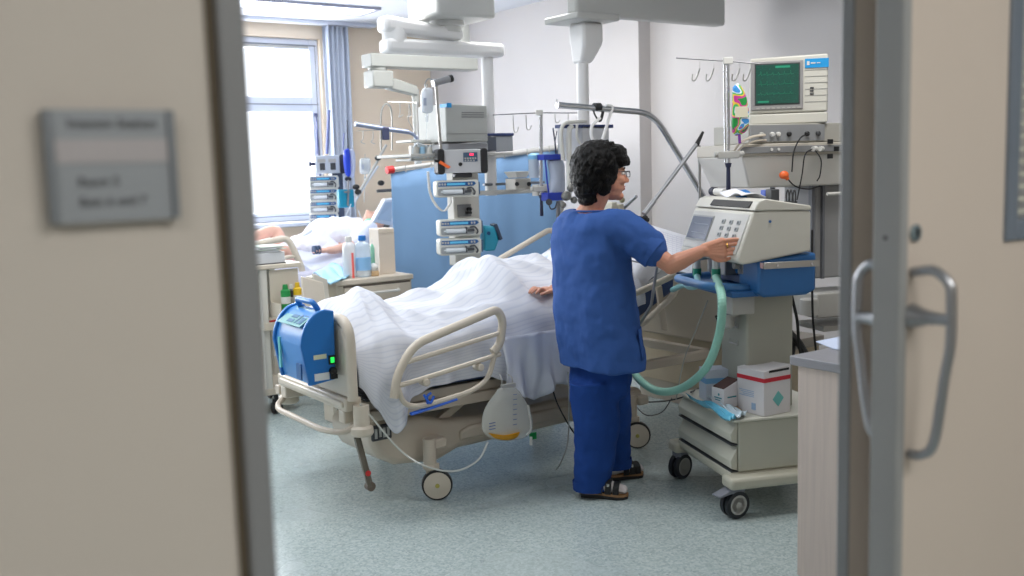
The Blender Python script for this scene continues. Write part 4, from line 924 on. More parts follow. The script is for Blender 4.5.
def crt():
    m = PM('green_crt', (20, 66, 56), .12, var=0, emis=(18, 74, 60), es=.35); nt = m.node_tree; b = nt.nodes['Principled BSDF']
    tc = nt.nodes.new('ShaderNodeTexCoord'); w_ = nt.nodes.new('ShaderNodeTexNoise'); mpn = nt.nodes.new('ShaderNodeMapping'); mpn.inputs['Scale'].default_value = (18, 1, 60)
    r = nt.nodes.new('ShaderNodeValToRGB'); r.color_ramp.elements[0].position = .56; r.color_ramp.elements[0].color = (.012, .06, .045, 1); r.color_ramp.elements[1].position = .72; r.color_ramp.elements[1].color = (.02, .35, .22, 1)
    nt.links.new(tc.outputs['Object'], mpn.inputs[0]); nt.links.new(mpn.outputs[0], w_.inputs['Vector']); nt.links.new(w_.outputs['Fac'], r.inputs[0]); nt.links.new(r.outputs[0], b.inputs['Emission Color']); return m
scn = Mb(MB().box((sxa, -.011, sza), (sxb, -.007, szb)), 'screen', crt())
tr = MB(); w_ = sxb-sxa
for row in range(3):
    z = sza+(szb-sza)*(.25+.25*row); pts = []
    for k in range(60):
        u = k/59; ph = (u*6) % 1; s = .018*math.exp(-((ph-.5)/.06)**2)-.006*math.exp(-((ph-.62)/.05)**2); pts.append((sxa+w_*(.04+.84*u), -.0115, z+s*(1 if row else .6)))
    tr.tube(pts, .0008, 4)
tr.box((sxa+w_*.45, -.012, szb-.016), (sxa+w_*.8, -.0112, szb-.006)); tr.box((sxa+w_*.04, -.012, sza+.006), (sxa+w_*.3, -.0112, sza+.014))
tr.build('screen_trace', PM('green_trace', (30, 130, 100), .4, emis=(30, 150, 110), es=.25), scn)
kk = MB()
for k in range(9): kk.box((mx0+.03+k*.024, -.008, .074), (mx0+.045+k*.024, -.005, .080))
Mb(kk, 'front_key', lgrey)
Mb(MB().box((mx1+.004, -.004, mtop-.055), (mx2+.002, .002, mtop-.012)), 'brand_band', PM('bright_blue_band', (30, 150, 215), .4), label='bright blue band')
lg = MB().box((mx1+.012, -.0055, mtop-.042), (mx1+.024, -.004, mtop-.024)); lg.box((mx1+.030, -.0055, mtop-.036), (mx1+.052, -.004, mtop-.030)).box((mx1+.058, -.0055, mtop-.035), (mx1+.074, -.004, mtop-.031)); Mb(lg, 'band_mark', white)
gv = MB()
for k in range(6): gv.box((mx1+.004, -.002, .10+k*.03), (mx2-.0, .001, .1015+k*.03))
Mb(gv, 'case_groove', grey)
bt = MB()
for k in range(3): bt.box((mx1+.028, -.004, .135+k*.014), (mx1+.045, 0, .142+k*.014))
Mb(bt, 'side_key', dgrey)
# leads with the orange plug
wire('sensor_lead', 'black sensor lead running from module rack down to an orange plug', 'cable', [CF.w((cp(808, 134)[0], -.01, cp(808, 134)[2])), CF.w((cp(796, 138)[0], -.04, cp(796, 138)[2])), CF.w((cp(788, 152)[0], -.05, cp(788, 152)[2])), CF.w((cp(786, 172)[0], -.05, cp(786, 172)[2]))], .0035, black)
c = cp(784, 175, -.05); o = MB(); o.m = CF.m; o.ell(c, (.024, .016, .02)).cyl(c, c+V3((.02, 0, -.02)), .009); o = o.build('orange_plug', orange, disp=(.006, .02)); tag(o, 'orange plug hanging on a black lead in front of the console', 'plug')
wire('sensor_lead', 'black lead drooping from the orange plug below the white console', 'cable', [CF.w(cp(786, 177, -.05)), CF.w(cp(795, 186, -.05)), CF.w(cp(808, 189, -.04)), CF.w(cp(820, 186, .0))], .0035, black)
wire('sensor_lead', 'black lead looping from the console sockets down past its front', 'cable', [CF.w(cp(812, 149, -.03)), CF.w(cp(805, 155, -.05)), CF.w(cp(802, 175, -.05)), CF.w(cp(797, 200, -.05))], .0032, black)
wire('sensor_lead', 'short black lead curling at the right end of the console', 'cable', [CF.w(cp(815, 150, -.03)), CF.w(cp(821, 160, -.05)), CF.w(cp(820, 175, -.05)), CF.w(cp(817, 181, -.03))], .0032, black)
c = cp(812, 149); o = MB(); o.m = CF.m; o.cyl((c[0]-.015, -.03, c[2]), (c[0]+.01, -.018, c[2]+.002), .012).cyl((c[0]+.02, -.035, c[2]), (c[0]+.045, -.018, c[2]), .012); o = o.build('white_plug', white); tag(o, 'white plugs pushed into the right end of the console rail', 'plug')
wire('monitor_lead', 'cream lead arching from the IV pole clamp to the module rack', 'cable', [CF.w(cp(733, 152, 0)), CF.w(cp(740, 143, -.03)), CF.w(cp(752, 137, -.03)), CF.w(cp(765, 135, -.01))], .006, cream)
wire('monitor_lead', 'cream lead sagging below the first one beside the IV pole', 'cable', [CF.w(cp(735, 156, 0)), CF.w(cp(742, 147, -.02)), CF.w(cp(755, 141, -.02)), CF.w(cp(766, 140, 0))], .0045, cream)
# cables hanging behind ventilator, right
wire('power_cable', 'black cable hanging down behind the ventilator above the worktop', 'cable', [CF.w(cp(812, 230, .0)), CF.w(cp(812, 280, -.02)), CF.w(cp(813, 320, -.02)), CF.w(cp(816, 352, 0))], .006, black)
wire('power_cable', 'black double cable dropping from blue base behind the trolley', 'cable', [VF.w(vp(791, 293, y=.3)), VF.w(vp(797, 320, y=.33)), VF.w(vp(799, 345, y=.35)), VF.w(vp(803, 362, y=.38))], .008, black)
o = MB().tube(crv([VF.w(vp(784, 311, y=.42)), VF.w(vp(788, 330, y=.42)), VF.w(vp(798, 342, y=.4)), VF.w(vp(806, 355, y=.4))], 6), .018, 8).tube(crv([VF.w(vp(786, 325, y=.42)), VF.w(vp(793, 345, y=.42)), VF.w(vp(791, 360, y=.4))], 6), .012, 8).build('cable_bundle', black); tag(o, 'thick black cable bundle bunched behind the ventilator pedestal', 'cable')

# ---- IV pole left of console
PF = FR(tuple(CF.w((cp(728, 100)[0], .0, 0)))[:2], -35)
def pp_(px, py): return PF.px(px, py, y=0)
POLE = 0
def iv_pole(name, label, fr, ptop, pbot, pl_, pr_, hooks, grip=True, grp=None, tw=True):
    """pole with a hooked crossbar; every coordinate lies in the local plane y = 0"""
    q0 = fr.px(*ptop, y=0); q1 = fr.px(*pbot, y=0); t = thing(name, label, 'IV pole', tuple(fr.w(q1)), fr.deg, grp); off = V3((-q1[0], 0, -q1[2]))
    m = MB()
    if tw: m.cyl(V3((q0[0]-.013, 0, q0[2]))+off, V3((q1[0]-.013, 0, q1[2]))+off, .0045).cyl(V3((q0[0]+.004, 0, q0[2]))+off, V3((q1[0]+.004, 0, q1[2]))+off, .0065)
    else: m.cyl(V3((q0[0], 0, q0[2]))+off, V3((q1[0], 0, q1[2]))+off, .011)
    m.build('pole_tube', chrome, t)
    a, b = fr.px(*pl_, y=0)+off, fr.px(*pr_, y=0)+off; cb = MB().tube([a, V3((0, 0, (q0+off).z-.005)), b], .0034, 6); cbo = cb.build('crossbar', PM('dull_steel', (120, 120, 122), .45, .8), t)
    MB().box((-.022, -.014, (q0+off).z-.02), (.022, .014, (q0+off).z+.012)).build('crossbar_clamp', white, t, bevel=.003)
    for (hx_, hy_, L_) in hooks:
        h = fr.px(hx_, hy_, y=0)+off
        MB().tube(crv([h, h+V3((.0, .0, -L_*.6)), h+V3((.004, 0, -L_)), h+V3((.022, 0, -L_*1.02)), h+V3((.032, 0, -L_*.75))], 5), .0028, 6).build('hook', steel, cbo)
    if grip:
        MB().cyl((0, -.005, 0), (0, -.005, -.02), .016, .012).cyl((0, -.005, -.02), (0, -.005, -.13), .009, .011, 12).build('pole_grip', PM('navy_grip', (24, 30, 60), .5), t)
        MB().box((-.05, -.02, .02), (.05, .02, .055)).cyl((-.05, 0, .04), (-.065, 0, .04), .015).cyl((.03, 0, .03), (.075, -.01, .045), .012).build('pole_clamp', lgrey, t, bevel=.005)
    return t
iv_pole('iv_pole', 'chrome IV pole with hook bar left of the green screened monitor', PF, (727, 60), (728, 163), (676, 58), (760, 64), [(700, 59.5, .0), ] if False else [])
hk_ = MB(); hk_.m = PF.m
for px_ in (695, 709, 735, 746):
    h = pp_(px_, 75); hk_.tube(crv([h+V3((.012, .0, .02)), h+V3((.004, 0, -.004)), h+V3((-.008, 0, -.02)), h+V3((-.014, 0, -.012)), h+V3((-.01, 0, .01))], 5), .0035, 6)
hooks_seen = []
hk_.b.free()
for i, px_ in enumerate((695, 709, 735, 746)):
    h = pp_(px_, 75); m = MB(); m.m = PF.m
    m.tube(crv([h+V3((.022, .0, .03)), h+V3((.012, 0, .0)), h+V3((-.002, 0, -.025)), h+V3((-.014, 0, -.020)), h+V3((-.012, 0, .004))], 5), .0034, 6).tube([h+V3((.022, 0, .03)), V3((h.x+.022, 0, pp_(px_+3, 62+i*.6).z))], .0008, 4)
    o = m.build('sling_hook', steel); tag(o, ['leftmost small hook hanging under the right hook bar', 'second small hook from the left under the right hook bar', 'small hook hanging just right of the chrome pole', 'small hook hanging next to the green monitor corner'][i], 'hook')
bg = [pp_(*p) for p in ((731, 88), (737, 84), (744, 95), (747, 110), (746, 130), (731, 133))]
t = thing('printed_bag', 'multicoloured printed plastic bag hanging on the right IV pole', 'bag', tuple(PF.w(bg[5])), PF.deg)
def bagmat():
    m = PM('multicolour_print', (200, 60, 120), .3, var=0); nt = m.node_tree; b = nt.nodes['Principled BSDF']
    tc = nt.nodes.new('ShaderNodeTexCoord'); n = nt.nodes.new('ShaderNodeTexNoise'); n.inputs['Scale'].default_value = 10; n.inputs['Distortion'].default_value = 1.5; n.inputs['Detail'].default_value = 0; nt.links.new(tc.outputs['Object'], n.inputs['Vector'])
    r = nt.nodes.new('ShaderNodeValToRGB'); cr = r.color_ramp; cr.interpolation = 'CONSTANT'; cols = [(0, (.02, .3, .06)), (.36, (.6, .05, .3)), (.43, (.8, .55, .05)), (.48, (.05, .45, .12)), (.53, (.75, .8, .85)), (.57, (.05, .3, .7)), (.63, (.65, .03, .12)), (.7, (.02, .06, .25))]
    cr.elements[0].color = (*cols[0][1], 1); cr.elements[1].position = cols[1][0]; cr.elements[1].color = (*cols[1][1], 1)
    for p, c in cols[2:]: e = cr.elements.new(p); e.color = (*c, 1)
    nt.links.new(n.outputs['Fac'], r.inputs[0]); nt.links.new(r.outputs[0], b.inputs['Base Color']); return m
m = pillow_poly([V3((p[0]-bg[5][0], -.03, p[2]-bg[5][2])) for p in bg], -.03, .02); m.build('bag_film', bagmat(), t)
a, b = pp_(732, 118)-bg[5], pp_(746, 107)-bg[5]; MB().box((a[0]+.004, -.055, a[2]), (b[0]-.004, -.048, b[2]-.0)).build('white_label', PM('white_cream_label', (220, 214, 190), .5), t)
MB().cyl((.03, -.03, .0), (.034, -.03, -.05), .007).build('outlet_port', purple, t)
# grey support arm with black levers
SF = 3.72
def qs(px, py): return at(px, py, y=SF)
t = thing('hose_support_arm', 'slanting grey metal support arm with black levers above the chart sheet', 'support arm', tuple(at(699, 215, y=SF)))
MB().tube([qs(644, 214), qs(699, 141)], .0105, 12).cyl(qs(644, 214), qs(654, 201), .0135).build('arm_tube', PM('matt_grey_tube', (150, 152, 156), .45, .5), t, world=True)
MB().tube([qs(632, 216), qs(648, 220)], [.007, .012], 8).ell(qs(645, 218), (.018, .014, .014)).build('lower_lever', black, t, world=True)
MB().tube([qs(697, 144), qs(703, 132)], [.012, .007], 8).ell(qs(697, 144), (.013, .013, .013)).build('upper_lever', black, t, world=True)
MB().tube([qs(699, 145), qs(699.5, 168), qs(700, 215)], .0075, 8).build('upright_rod', steel, t, world=True)
# ================================================================== CEILING PENDANTS
pw = PM('pendant_white', (226, 226, 226), .35, var=.01); pg = PM('pendant_grey_beige', (192, 193, 190), .4, var=.01)
def pendant_box(name, label, pl, pr, pleft, yf, drop=.0):
    a = at(*pl, y=yf); b = at(*pr, y=yf); c = at(*pleft, x=a[0]); t = thing(name, label, 'ceiling pendant', ((a[0]+b[0])/2, (yf+c[1])/2, a[2]))
    MB().box((a[0], yf, (a[2]+b[2])/2), (b[0], c[1], ZC)).build('ceiling_housing', pg, t, world=True, bevel=.02, bseg=3)
    return t, a, b, c
yb = 5.3
t, a, b, c = pendant_box('supply_pendant', 'white jointed supply pendant on the ceiling at upper left centre', (438, 18), (496, 15), (407, 16), yb)
zb = (a[2]+b[2])/2; ym = (yb+c[1])/2+.05
n0 = at(447, 20, y=ym); k0 = at(391, 24, y=ym)
MB().lathe([(.11, zb+.01), (.11, zb-.03), (.09, zb-.035), (.09, zb-.07)], (n0[0], ym, 0), 'Z', 24).build('swivel_neck', pg, t, world=True)
za1 = at(391, 16, y=ym)[2]; za0 = at(391, 33, y=ym)[2]; n1 = at(450, 38, y=ym)
ua = MB().hexa([(k0[0]-.07, ym-.07, za0), (n0[0]+.08, ym-.08, n1[2]-.02), (n0[0]+.08, ym+.08, n1[2]-.02), (k0[0]-.07, ym+.07, za0)], [(k0[0]-.07, ym-.07, za1), (n0[0]+.08, ym-.08, zb-.05), (n0[0]+.08, ym+.08, zb-.05), (k0[0]-.07, ym+.07, za1)])
ua.build('upper_arm', pw, t, world=True, bevel=.03, bseg=3)
zl1 = at(391, 39, y=ym)[2]; zl0 = at(391, 53, y=ym)[2]; e1 = at(500, 45, y=ym)
MB().cyl((k0[0]+.02, ym, zl1-.02), (k0[0]+.02, ym, za0+.03), .075, seg=24).build('elbow_joint', pw, t, world=True)
MB().prism([(k0[0]-.06, ym-.07), (e1[0]-.03, ym-.09), (e1[0], ym-.05), (e1[0], ym+.05), (e1[0]-.03, ym+.09), (k0[0]-.06, ym+.07)], zl0, zl1, 'Z').build('lower_arm', pw, t, world=True, bevel=.025, bseg=3)
e0 = at(487, 60, y=ym); zs = at(487, 150, y=ym)[2]
MB().cyl((e0[0], ym, zs-.3), (e0[0], ym, zl0+.01), .04, seg=20).build('drop_tube', pw, t, world=True)
T1 = t; PX1 = e0[0]; PY1 = ym
# second (grey) arm further back
y2 = 6.6
a = at(371, 55, y=y2); b = at(478, 57, y=y2); z0, z1 = at(420, 68, y=y2)[2], at(420, 55, y=y2)[2]
pg2 = PM('arm_mid_grey', (166, 168, 164), .4, var=.01)
t = thing('supply_pendant', 'grey-beige jointed supply arm hanging behind and below the white pendant arm', 'ceiling pendant', (b[0], y2, z0))
MB().box((a[0], y2, z0), (b[0], y2+.16, z1)).build('upper_arm', pg2, t, world=True, bevel=.008)
MB().cyl((b[0]-.1, y2+.08, z1), (b[0]-.1, y2+.08, ZC), .07).build('ceiling_tube', pg2, t, world=True)
MB().box((a[0]+.01, y2-.0, at(380, 87, y=y2)[2]), (at(394, 80, y=y2)[0], y2+.16, at(380, 70, y=y2)[2])).cyl((a[0]+.09, y2+.08, z0-.03), (a[0]+.09, y2+.08, z0+.01), .07).build('elbow_joint', pg2, t, world=True, bevel=.012)
p, q2 = at(394, 80, y=y2), at(420, 91, y=y2)
MB().hexa([(p.x-.02, y2+.03, p.z-.06), (q2.x, y2+.03, q2.z-.03), (q2.x, y2+.12, q2.z-.03), (p.x-.02, y2+.12, p.z-.06)], [(p.x-.02, y2+.03, p.z+.03), (q2.x, y2+.03, q2.z+.04), (q2.x, y2+.12, q2.z+.04), (p.x-.02, y2+.12, p.z+.03)]).build('lower_arm', pg2, t, world=True, bevel=.01)
MB().cyl((q2.x, y2+.07, 1.2), (q2.x, y2+.07, q2.z+.02), .028).build('drop_tube', pg2, t, world=True)
# right pendant
yb = 4.75
t, a, b, c = pendant_box('supply_pendant', 'large white ceiling pendant with tapered knuckle and tube above the nurse', (577, 20), (726, 20), (566, 16), yb)
zb = (a[2]+b[2])/2; ym = yb+.14; nx = at(586, 30, y=ym)[0]
MB().box((a[0]-.02, yb-.03, zb-.03), (nx+.13, yb+.30, zb+.01)).build('mounting_plate', pg, t, world=True, bevel=.01)
def sq(z, hx_, hy_, dx=0): return [V3((nx+dx+sx*hx_, ym+sy*hy_, z)) for sx, sy in ((-1, -1), (1, -1), (1, 1), (-1, 1))]
Z = lambda py: at(586, py, y=ym)[2]
MB().rings([sq(Z(23), .075, .07), sq(Z(26), .08, .075), sq(Z(42), .08, .075), sq(Z(46), .075, .07), sq(Z(61), .05, .05, -.03), sq(Z(64), .045, .045, -.035)]).build('knuckle', pw, t, world=True, bevel=.02, bseg=3)
MB().cyl((nx-.035, ym, Z(150)), (nx-.035, ym, Z(62)), .038, seg=20).build('drop_tube', pw, t, world=True)
MB().box((at(577, 130, y=ym)[0], ym-.05, Z(160)), (at(604, 130, y=ym)[0], ym+.2, Z(126))).build('supply_box', PM('supply_box_grey', (190, 192, 196), .45), t, world=True, bevel=.006)
tb = MB()
tb.tube(crv([at(563, 160, y=ym-.06), at(561, 135, y=ym-.06), at(564, 124, y=ym-.06), at(574, 122, y=ym-.06), at(586, 121, y=ym-.06)], 5), .012, 8)
tb.tube(crv([at(577, 124, y=ym-.08), at(577, 138, y=ym-.08), at(583, 146, y=ym-.08), at(592, 150, y=ym-.08)], 5), .008, 8)
tb.tube(crv([at(569, 200, y=ym-.06), at(569, 160, y=ym-.06), at(569, 132, y=ym-.06), at(572, 126, y=ym-.06)], 5), .016, 8)
tb.build('supply_hose', PM('pale_hose', (206, 206, 200), .4), t, world=True)
MB().box(at(560, 128, y=ym-.05), at(608, 125, y=ym-.0)+V3((0, 0, .0))).build('blue_edge', PM('navy_edge', (50, 64, 110), .4), t, world=True)
vb = MB(); 
for (px, py, r) in ((566, 196, .03), (571, 188, .025), (563, 205, .02), (574, 200, .022)): vb.ell(at(px, py, y=ym-.1), (r, r, r))
vb.build('gas_valve', PM('pewter_valve', (120, 120, 116), .35, .5), t, world=True)

# ================================================================== DEVICES ON THE LEFT PENDANT
yd = 5.45
def bx(mb, p, q_, y0, y1):
    a = at(*p, y=y0); b = at(*q_, y=y0); return mb.box((min(a[0], b[0]), y0, min(a[2], b[2])), (max(a[0], b[0]), y1, max(a[2], b[2])))
# shelf carrier
t = thing('equipment_carrier', 'grey shelf and vertical column of the left pendant carrying pumps', 'medical unit', (at(465, 260, y=yd)[0], yd, .9))
m = MB(); bx(m, (411, 157), (513, 152), 5.40, 5.85); m.build('carrier_shelf', lgrey, t, world=True, bevel=.004)
m = MB(); bx(m, (456, 266), (478, 158), yd-.02, yd+.06); m.build('carrier_column', PM('carrier_column_cream', (206, 204, 196), .45), t, world=True, bevel=.006)
m = MB(); bx(m, (458, 217), (471, 204), yd-.026, yd-.019); m.build('column_recess', grey, t, world=True)
a = at(468, 209, y=yd-.03); MB().cyl(a, a+V3((0, -.03, 0)), .012).box(a+V3((-.02, -.03, -.03)), a+V3((.01, 0, -.015))).build('column_lever', black, t, world=True)
m = MB(); bx(m, (470, 196), (545, 188), yd+.0, yd+.05); m.build('accessory_arm', PM('accessory_arm_white', (204, 204, 200), .4), t, world=True, bevel=.006)
m = MB(); bx(m, (485, 186), (545, 181), yd+.05, yd+.08); m.build('equipment_rail', PM('dull_rail', (120, 126, 136), .35, .6), t, world=True, bevel=.003)
# recorder + second box
a, b = at(447, 142, y=5.4), at(487, 104, y=5.4)
T = thing('monitor_unit', 'pale grey box device with blue corner label on the left pendant shelf', 'medical unit', ((a[0]+b[0])/2, 5.5, a[2]))
MB().hexa([(a[0], 5.4, a[2]), (b[0], 5.4, a[2]), (b[0]+.0, 5.75, a[2]), (a[0], 5.75, a[2])], [(a[0], 5.4, b[2]), (b[0], 5.4, b[2]-.01), (b[0], 5.75, b[2]-.01), (a[0], 5.75, b[2])]).build('device_case', PM('device_grey', (176, 178, 174), .45), T, world=True, bevel=.008)
m = MB()
for k in range(3): bx(m, (462, 113+k*2.2), (484, 112.2+k*2.2), 5.397, 5.401)
bx(m, (447, 134), (487, 133.4), 5.397, 5.401); m.build('vent_slot', grey, T, world=True)
m = MB(); l1 = at(447, 107, x=a[0]); l2 = at(440, 103, x=a[0]); m.box((a[0]-.002, l1[1], l1[2]), (a[0]+.001, l2[1], l1[2]+.022)); m2 = bx(m, (447, 107.5), (451.5, 103), 5.396, 5.401); m.build('blue_label', PM('bright_blue_band', (30, 150, 215), .4), T, world=True)
a, b = at(448, 151, y=5.42), at(488, 143, y=5.42)
m = MB().box((a[0], 5.42, a[2]), (b[0], 5.74, b[2])); o = m.build('module_box', PM('module_grey', (150, 152, 156), .45), bevel=.006); tag(o, 'flat grey module box directly under the pale grey device', 'medical unit')
T = thing('storage_box', 'grey plastic box with dark blue rim right of the pale grey device', 'box', (at(500, 152, y=5.5)[0], 5.6, at(500, 152, y=5.5)[2]))
m = MB(); bx(m, (488, 151.5), (513, 136), 5.5, 5.7); m.build('box_body', PM('translucent_grey_plastic', (168, 172, 178), .4), T, world=True, bevel=.006)
m = MB(); bx(m, (487, 136), (514, 133), 5.49, 5.71); m.build('box_rim', PM('navy_edge', (50, 64, 110), .4), T, world=True, bevel=.004)
m = MB(); bx(m, (488, 151), (496, 137), 5.495, 5.501); m.build('dark_label', PM('slate_label', (86, 92, 104), .5), T, world=True)

def round_rect(hw_, hh, r, n=5):
    P = []
    for (cx_, cz_, a0) in ((hw_-r, hh-r, 0), (-hw_+r, hh-r, 90), (-hw_+r, -hh+r, 180), (hw_-r, -hh+r, 270)):
        for k in range(n+1): a = math.radians(a0+90*k/n); P.append((cx_+r*math.cos(a), cz_+r*math.sin(a)))
    return P
def syringe_pump(name, label, fr_deg, loc, s=1., group=None):
    t = thing(name, label, 'syringe pump', tuple(loc), fr_deg, group)
    H = .048*s; W2 = .135*s; D_ = .11*s
    MB().prism([(a, b+H) for a, b in round_rect(W2, H, .018*s)], 0, D_, 'Y').build('pump_case', PM('pump_cream', (206, 206, 198), .4), t, bevel=.006*s)
    pn = MB().prism([(-W2+.012*s, H*1.30), (W2-.035*s, H*1.30), (W2-.018*s, H*1.55), (W2-.03*s, H*1.80), (-W2+.014*s, H*1.80)], -.004*s, .002, 'Y').build('display_panel', panelB, t)
    m = MB().box((-W2*.5, -.0055*s, H*1.42), (W2*.35, -.004*s, H*1.68)); m.build('display', PM('cyan_lcd', (90, 170, 205), .3, emis=(60, 150, 190), es=.25), pn)
    m = MB()
    for x_ in (-W2*.88, -W2*.88+.017*s, -W2*.88+.034*s, W2*.48, W2*.48+.018*s): MB().box((x_, -.0055*s, H*1.42), (x_+.011*s, -.004*s, H*1.68)).build('panel_key', lgrey, pn)
    MB().prism([(a-.02*s, b+H*.62) for a, b in round_rect(W2*.78, H*.42, .01*s)], -.003*s, .002, 'Y').build('syringe_bay', PM('bay_grey', (150, 154, 154), .45), t)
    z = H*.66; MB().cyl((-W2*.72, -.014*s, z), (W2*.28, -.014*s, z), .0125*s, seg=12).cyl((-W2*.82, -.014*s, z), (-W2*.72, -.014*s, z), .004*s).build('syringe_barrel', PM('syringe_clear', (226, 232, 236), .2, alpha=.8, var=0), t)
    m = MB().cyl((W2*.28, -.014*s, z), (W2*.62, -.014*s, z), .006*s).box((W2*.2, -.03*s, z-.016*s), (W2*.26, 0, z+.02*s)).tube(crv([(W2*.42, -.012*s, z+.018*s), (W2*.62, -.022*s, z+.02*s), (W2*.78, -.016*s, z-.005*s), (W2*.72, -.012*s, z-.022*s)], 4), .0055*s, 6)
    m.build('plunger_clamp', dgrey, t)
    MB().box((W2-.002, .012*s, .012*s), (W2+.010*s, D_-.02*s, 2*H-.014*s)).build('side_clip', PM('slate_blue_clip', (70, 98, 130), .45), t)
    return t
RD = -20
def stack_loc(px, py, y): return at(px, py, y=y)
rows = [((458, 197), 'upper syringe pump just under the large black-gripped pump'), ((461, 236), 'middle syringe pump of the right column, above the lowest one'), ((461, 255), 'lowest syringe pump of the right column, just over the duvet')]
sp_ = []
for i, ((px, py), lab) in enumerate(rows):
    L_ = stack_loc(px, py, yd-.16)
    sp_.append(syringe_pump('syringe_pump', lab, RD, L_, 1., 'syringe pumps on the right column') if i == 0 else dup(sp_[0], loc=L_, label=lab)); sp_[-1].scale = (1, 1, 1.08)
# large volumetric pump
L_ = at(463, 173, y=yd-.16)
t = thing('infusion_pump', 'large silver pump with black end grips and red digits above the syringe pumps', 'infusion pump', tuple(L_), RD)
hw_, H = .125, .073
MB().prism([(a, b+H) for a, b in round_rect(hw_, H, .012)], -.0, .12, 'Y').build('pump_case', PM('pump_silver', (186, 188, 190), .35, .2), t, bevel=.005)
for s in (-1, 1): MB().prism([(a+s*(hw_+.012), b+H) for a, b in round_rect(.022, H+.006, .018)], -.012, .125, 'Y').build('end_grip', black, t, bevel=.006)
pn = MB().box((.005, -.004, H*.95), (.095, .001, H*1.72)).build('key_panel', PM('slate_key_panel', (62, 84, 108), .4), t)
MB().box((.045, -.006, H*1.46), (.07, -.004, H*1.64)).build('red_digits', led_red, pn)
m = MB()
for k in range(5): m.box((.012+k*.016, -.006, H*1.16), (.022+k*.016, -.004, H*1.3))
for k in range(4): m.box((.012+k*.018, -.006, H*.99), (.022+k*.018, -.004, H*1.1))
m.build('panel_key', lgrey, pn)
MB().lathe([(.012, 0), (.012, -.006)], (-.015, 0, H*.75), 'Y', 14).build('door_lock', black, t)
MB().prism([(-hw_-.03, H*.9), (-hw_-.018, H*1.1), (-hw_+.045, H*.55), (-hw_+.03, H*.4)], -.02, -.012, 'Y').build('orange_lever', orange, t)
MB().box((-.05, .0, -.028), (.06, .1, .0)).build('mount_bracket', black, t, bevel=.008)
MB().box((-hw_-.055, -.02, H*.95), (-hw_-.03, .01, H*1.2)).build('side_knob', black, t, bevel=.005)
# teal feeding pump
a = at(491, 251, y=yd-.1)
t = thing('feeding_pump', 'turquoise box pump clipped beside the two lower syringe pumps', 'pump', tuple(a), RD)
MB().prism([(-.04, .0), (.03, -.0), (.055, .06), (.04, .155), (-.04, .165)], 0, .12, 'Y').build('pump_body', PM('turquoise_plastic', (40, 160, 190), .4), t, bevel=.012)
MB().prism([(.02, .17), (.045, .175), (.08, .075), (.06, .065)], -.01, .10, 'Y').build('dark_handle', PM('dark_slate_handle', (46, 62, 84), .45), t, bevel=.005)
MB().lathe([(.012, 0), (.012, -.006)], (-.012, 0, .115), 'Y', 12).build('dial', PM('deep_blue_dial', (16, 80, 130), .4), t)
# coil tube
P = [at(428, 172, y=5.25), at(430, 192, y=5.25), at(436, 205, y=5.25), at(444, 211, y=5.25), at(450, 203, y=5.25), at(450, 198, y=5.25)]
C_ = crv(P, 16); co = []
for i, p in enumerate(C_):
    for k in range(4): a = (i*4+k)*1.1; co.append(p+V3((.007*math.cos(a), .007*math.sin(a), 0))*1.0)
wire_ = MB().tube(co, .0034, 5).build('coiled_tube', white); tag(wire_, 'white coiled tube hanging in a loop left of the right pump column', 'tube')
# pole with examination lamp
yl = 5.35
t = thing('lamp_pole', 'thin steel pole with small silver spot lamp pointing right beside the white pendant', 'lamp', tuple(at(440, 150, y=yl)))
MB().tube([at(441, 152, y=yl), at(436, 84, y=yl)], .0095, 10).build('lamp_stem', steel, t, world=True)
MB().tube([at(433, 83.5, y=yl), at(449, 79, y=yl)], .021, 16).cyl(at(436, 86, y=yl), at(436, 79, y=yl), .014).tube(crv([at(433, 80, y=yl), at(428, 79, y=yl), at(425, 84, y=yl), at(426, 90, y=yl)], 4), .003, 6).build('lamp_head', alu, t, world=True)
MB().tube([at(449, 79, y=yl), at(452, 78.3, y=yl)], [.0225, .0225], 16).build('lamp_lens', black, t, world=True)
# infusion bottle
def infusion_bag(name, label, cx_, top, bot, w, y, mat=clear, port=True, grp=None):
    pl_ = [at(cx_-w*.35, top, y=y), at(cx_+w*.35, top, y=y), at(cx_+w/2, top+(bot-top)*.2, y=y), at(cx_+w/2, bot-(bot-top)*.15, y=y), at(cx_+w*.3, bot, y=y), at(cx_-w*.3, bot, y=y), at(cx_-w/2, bot-(bot-top)*.15, y=y), at(cx_-w/2, top+(bot-top)*.2, y=y)]
    t = thing(name, label, 'infusion bag', tuple(at(cx_, bot, y=y)), 0, grp)
    pillow_poly(pl_, y, .025).build('bag_film', mat, t, world=True)
    MB().box(at(cx_-w*.3, bot-(bot-top)*.3, y=y-.024), at(cx_+w*.3, top+(bot-top)*.4, y=y-.022)).build('bag_print', PM('faint_print', (176, 186, 206), .5, alpha=.7, var=0), t, world=True)
    MB().tube([at(cx_, bot, y=y), at(cx_, bot+3, y=y)], .006, 8).tube([at(cx_, bot+2.5, y=y), at(cx_, bot+9, y=y)], .010, 10).tube([at(cx_, bot+9, y=y), at(cx_-1, bot+28, y=y)], .0022, 6).build('drip_chamber', clear, t, world=True)
    MB().tube([at(cx_, top, y=y), at(cx_, top-4, y=y)], .003, 6).build('hanger_loop', lgrey, t, world=True)
    return t
infusion_bag('infusion_bag', 'milky infusion bottle hanging under the small silver spot lamp', 427, 88, 113, 11, 5.33, PM('milky_bag', (220, 226, 234), .25, alpha=.8, var=0))
infusion_bag('infusion_bag', 'clear infusion bag hanging against the beige wall beyond the second bed', 365, 158, 174, 10, 7.4, clearb)
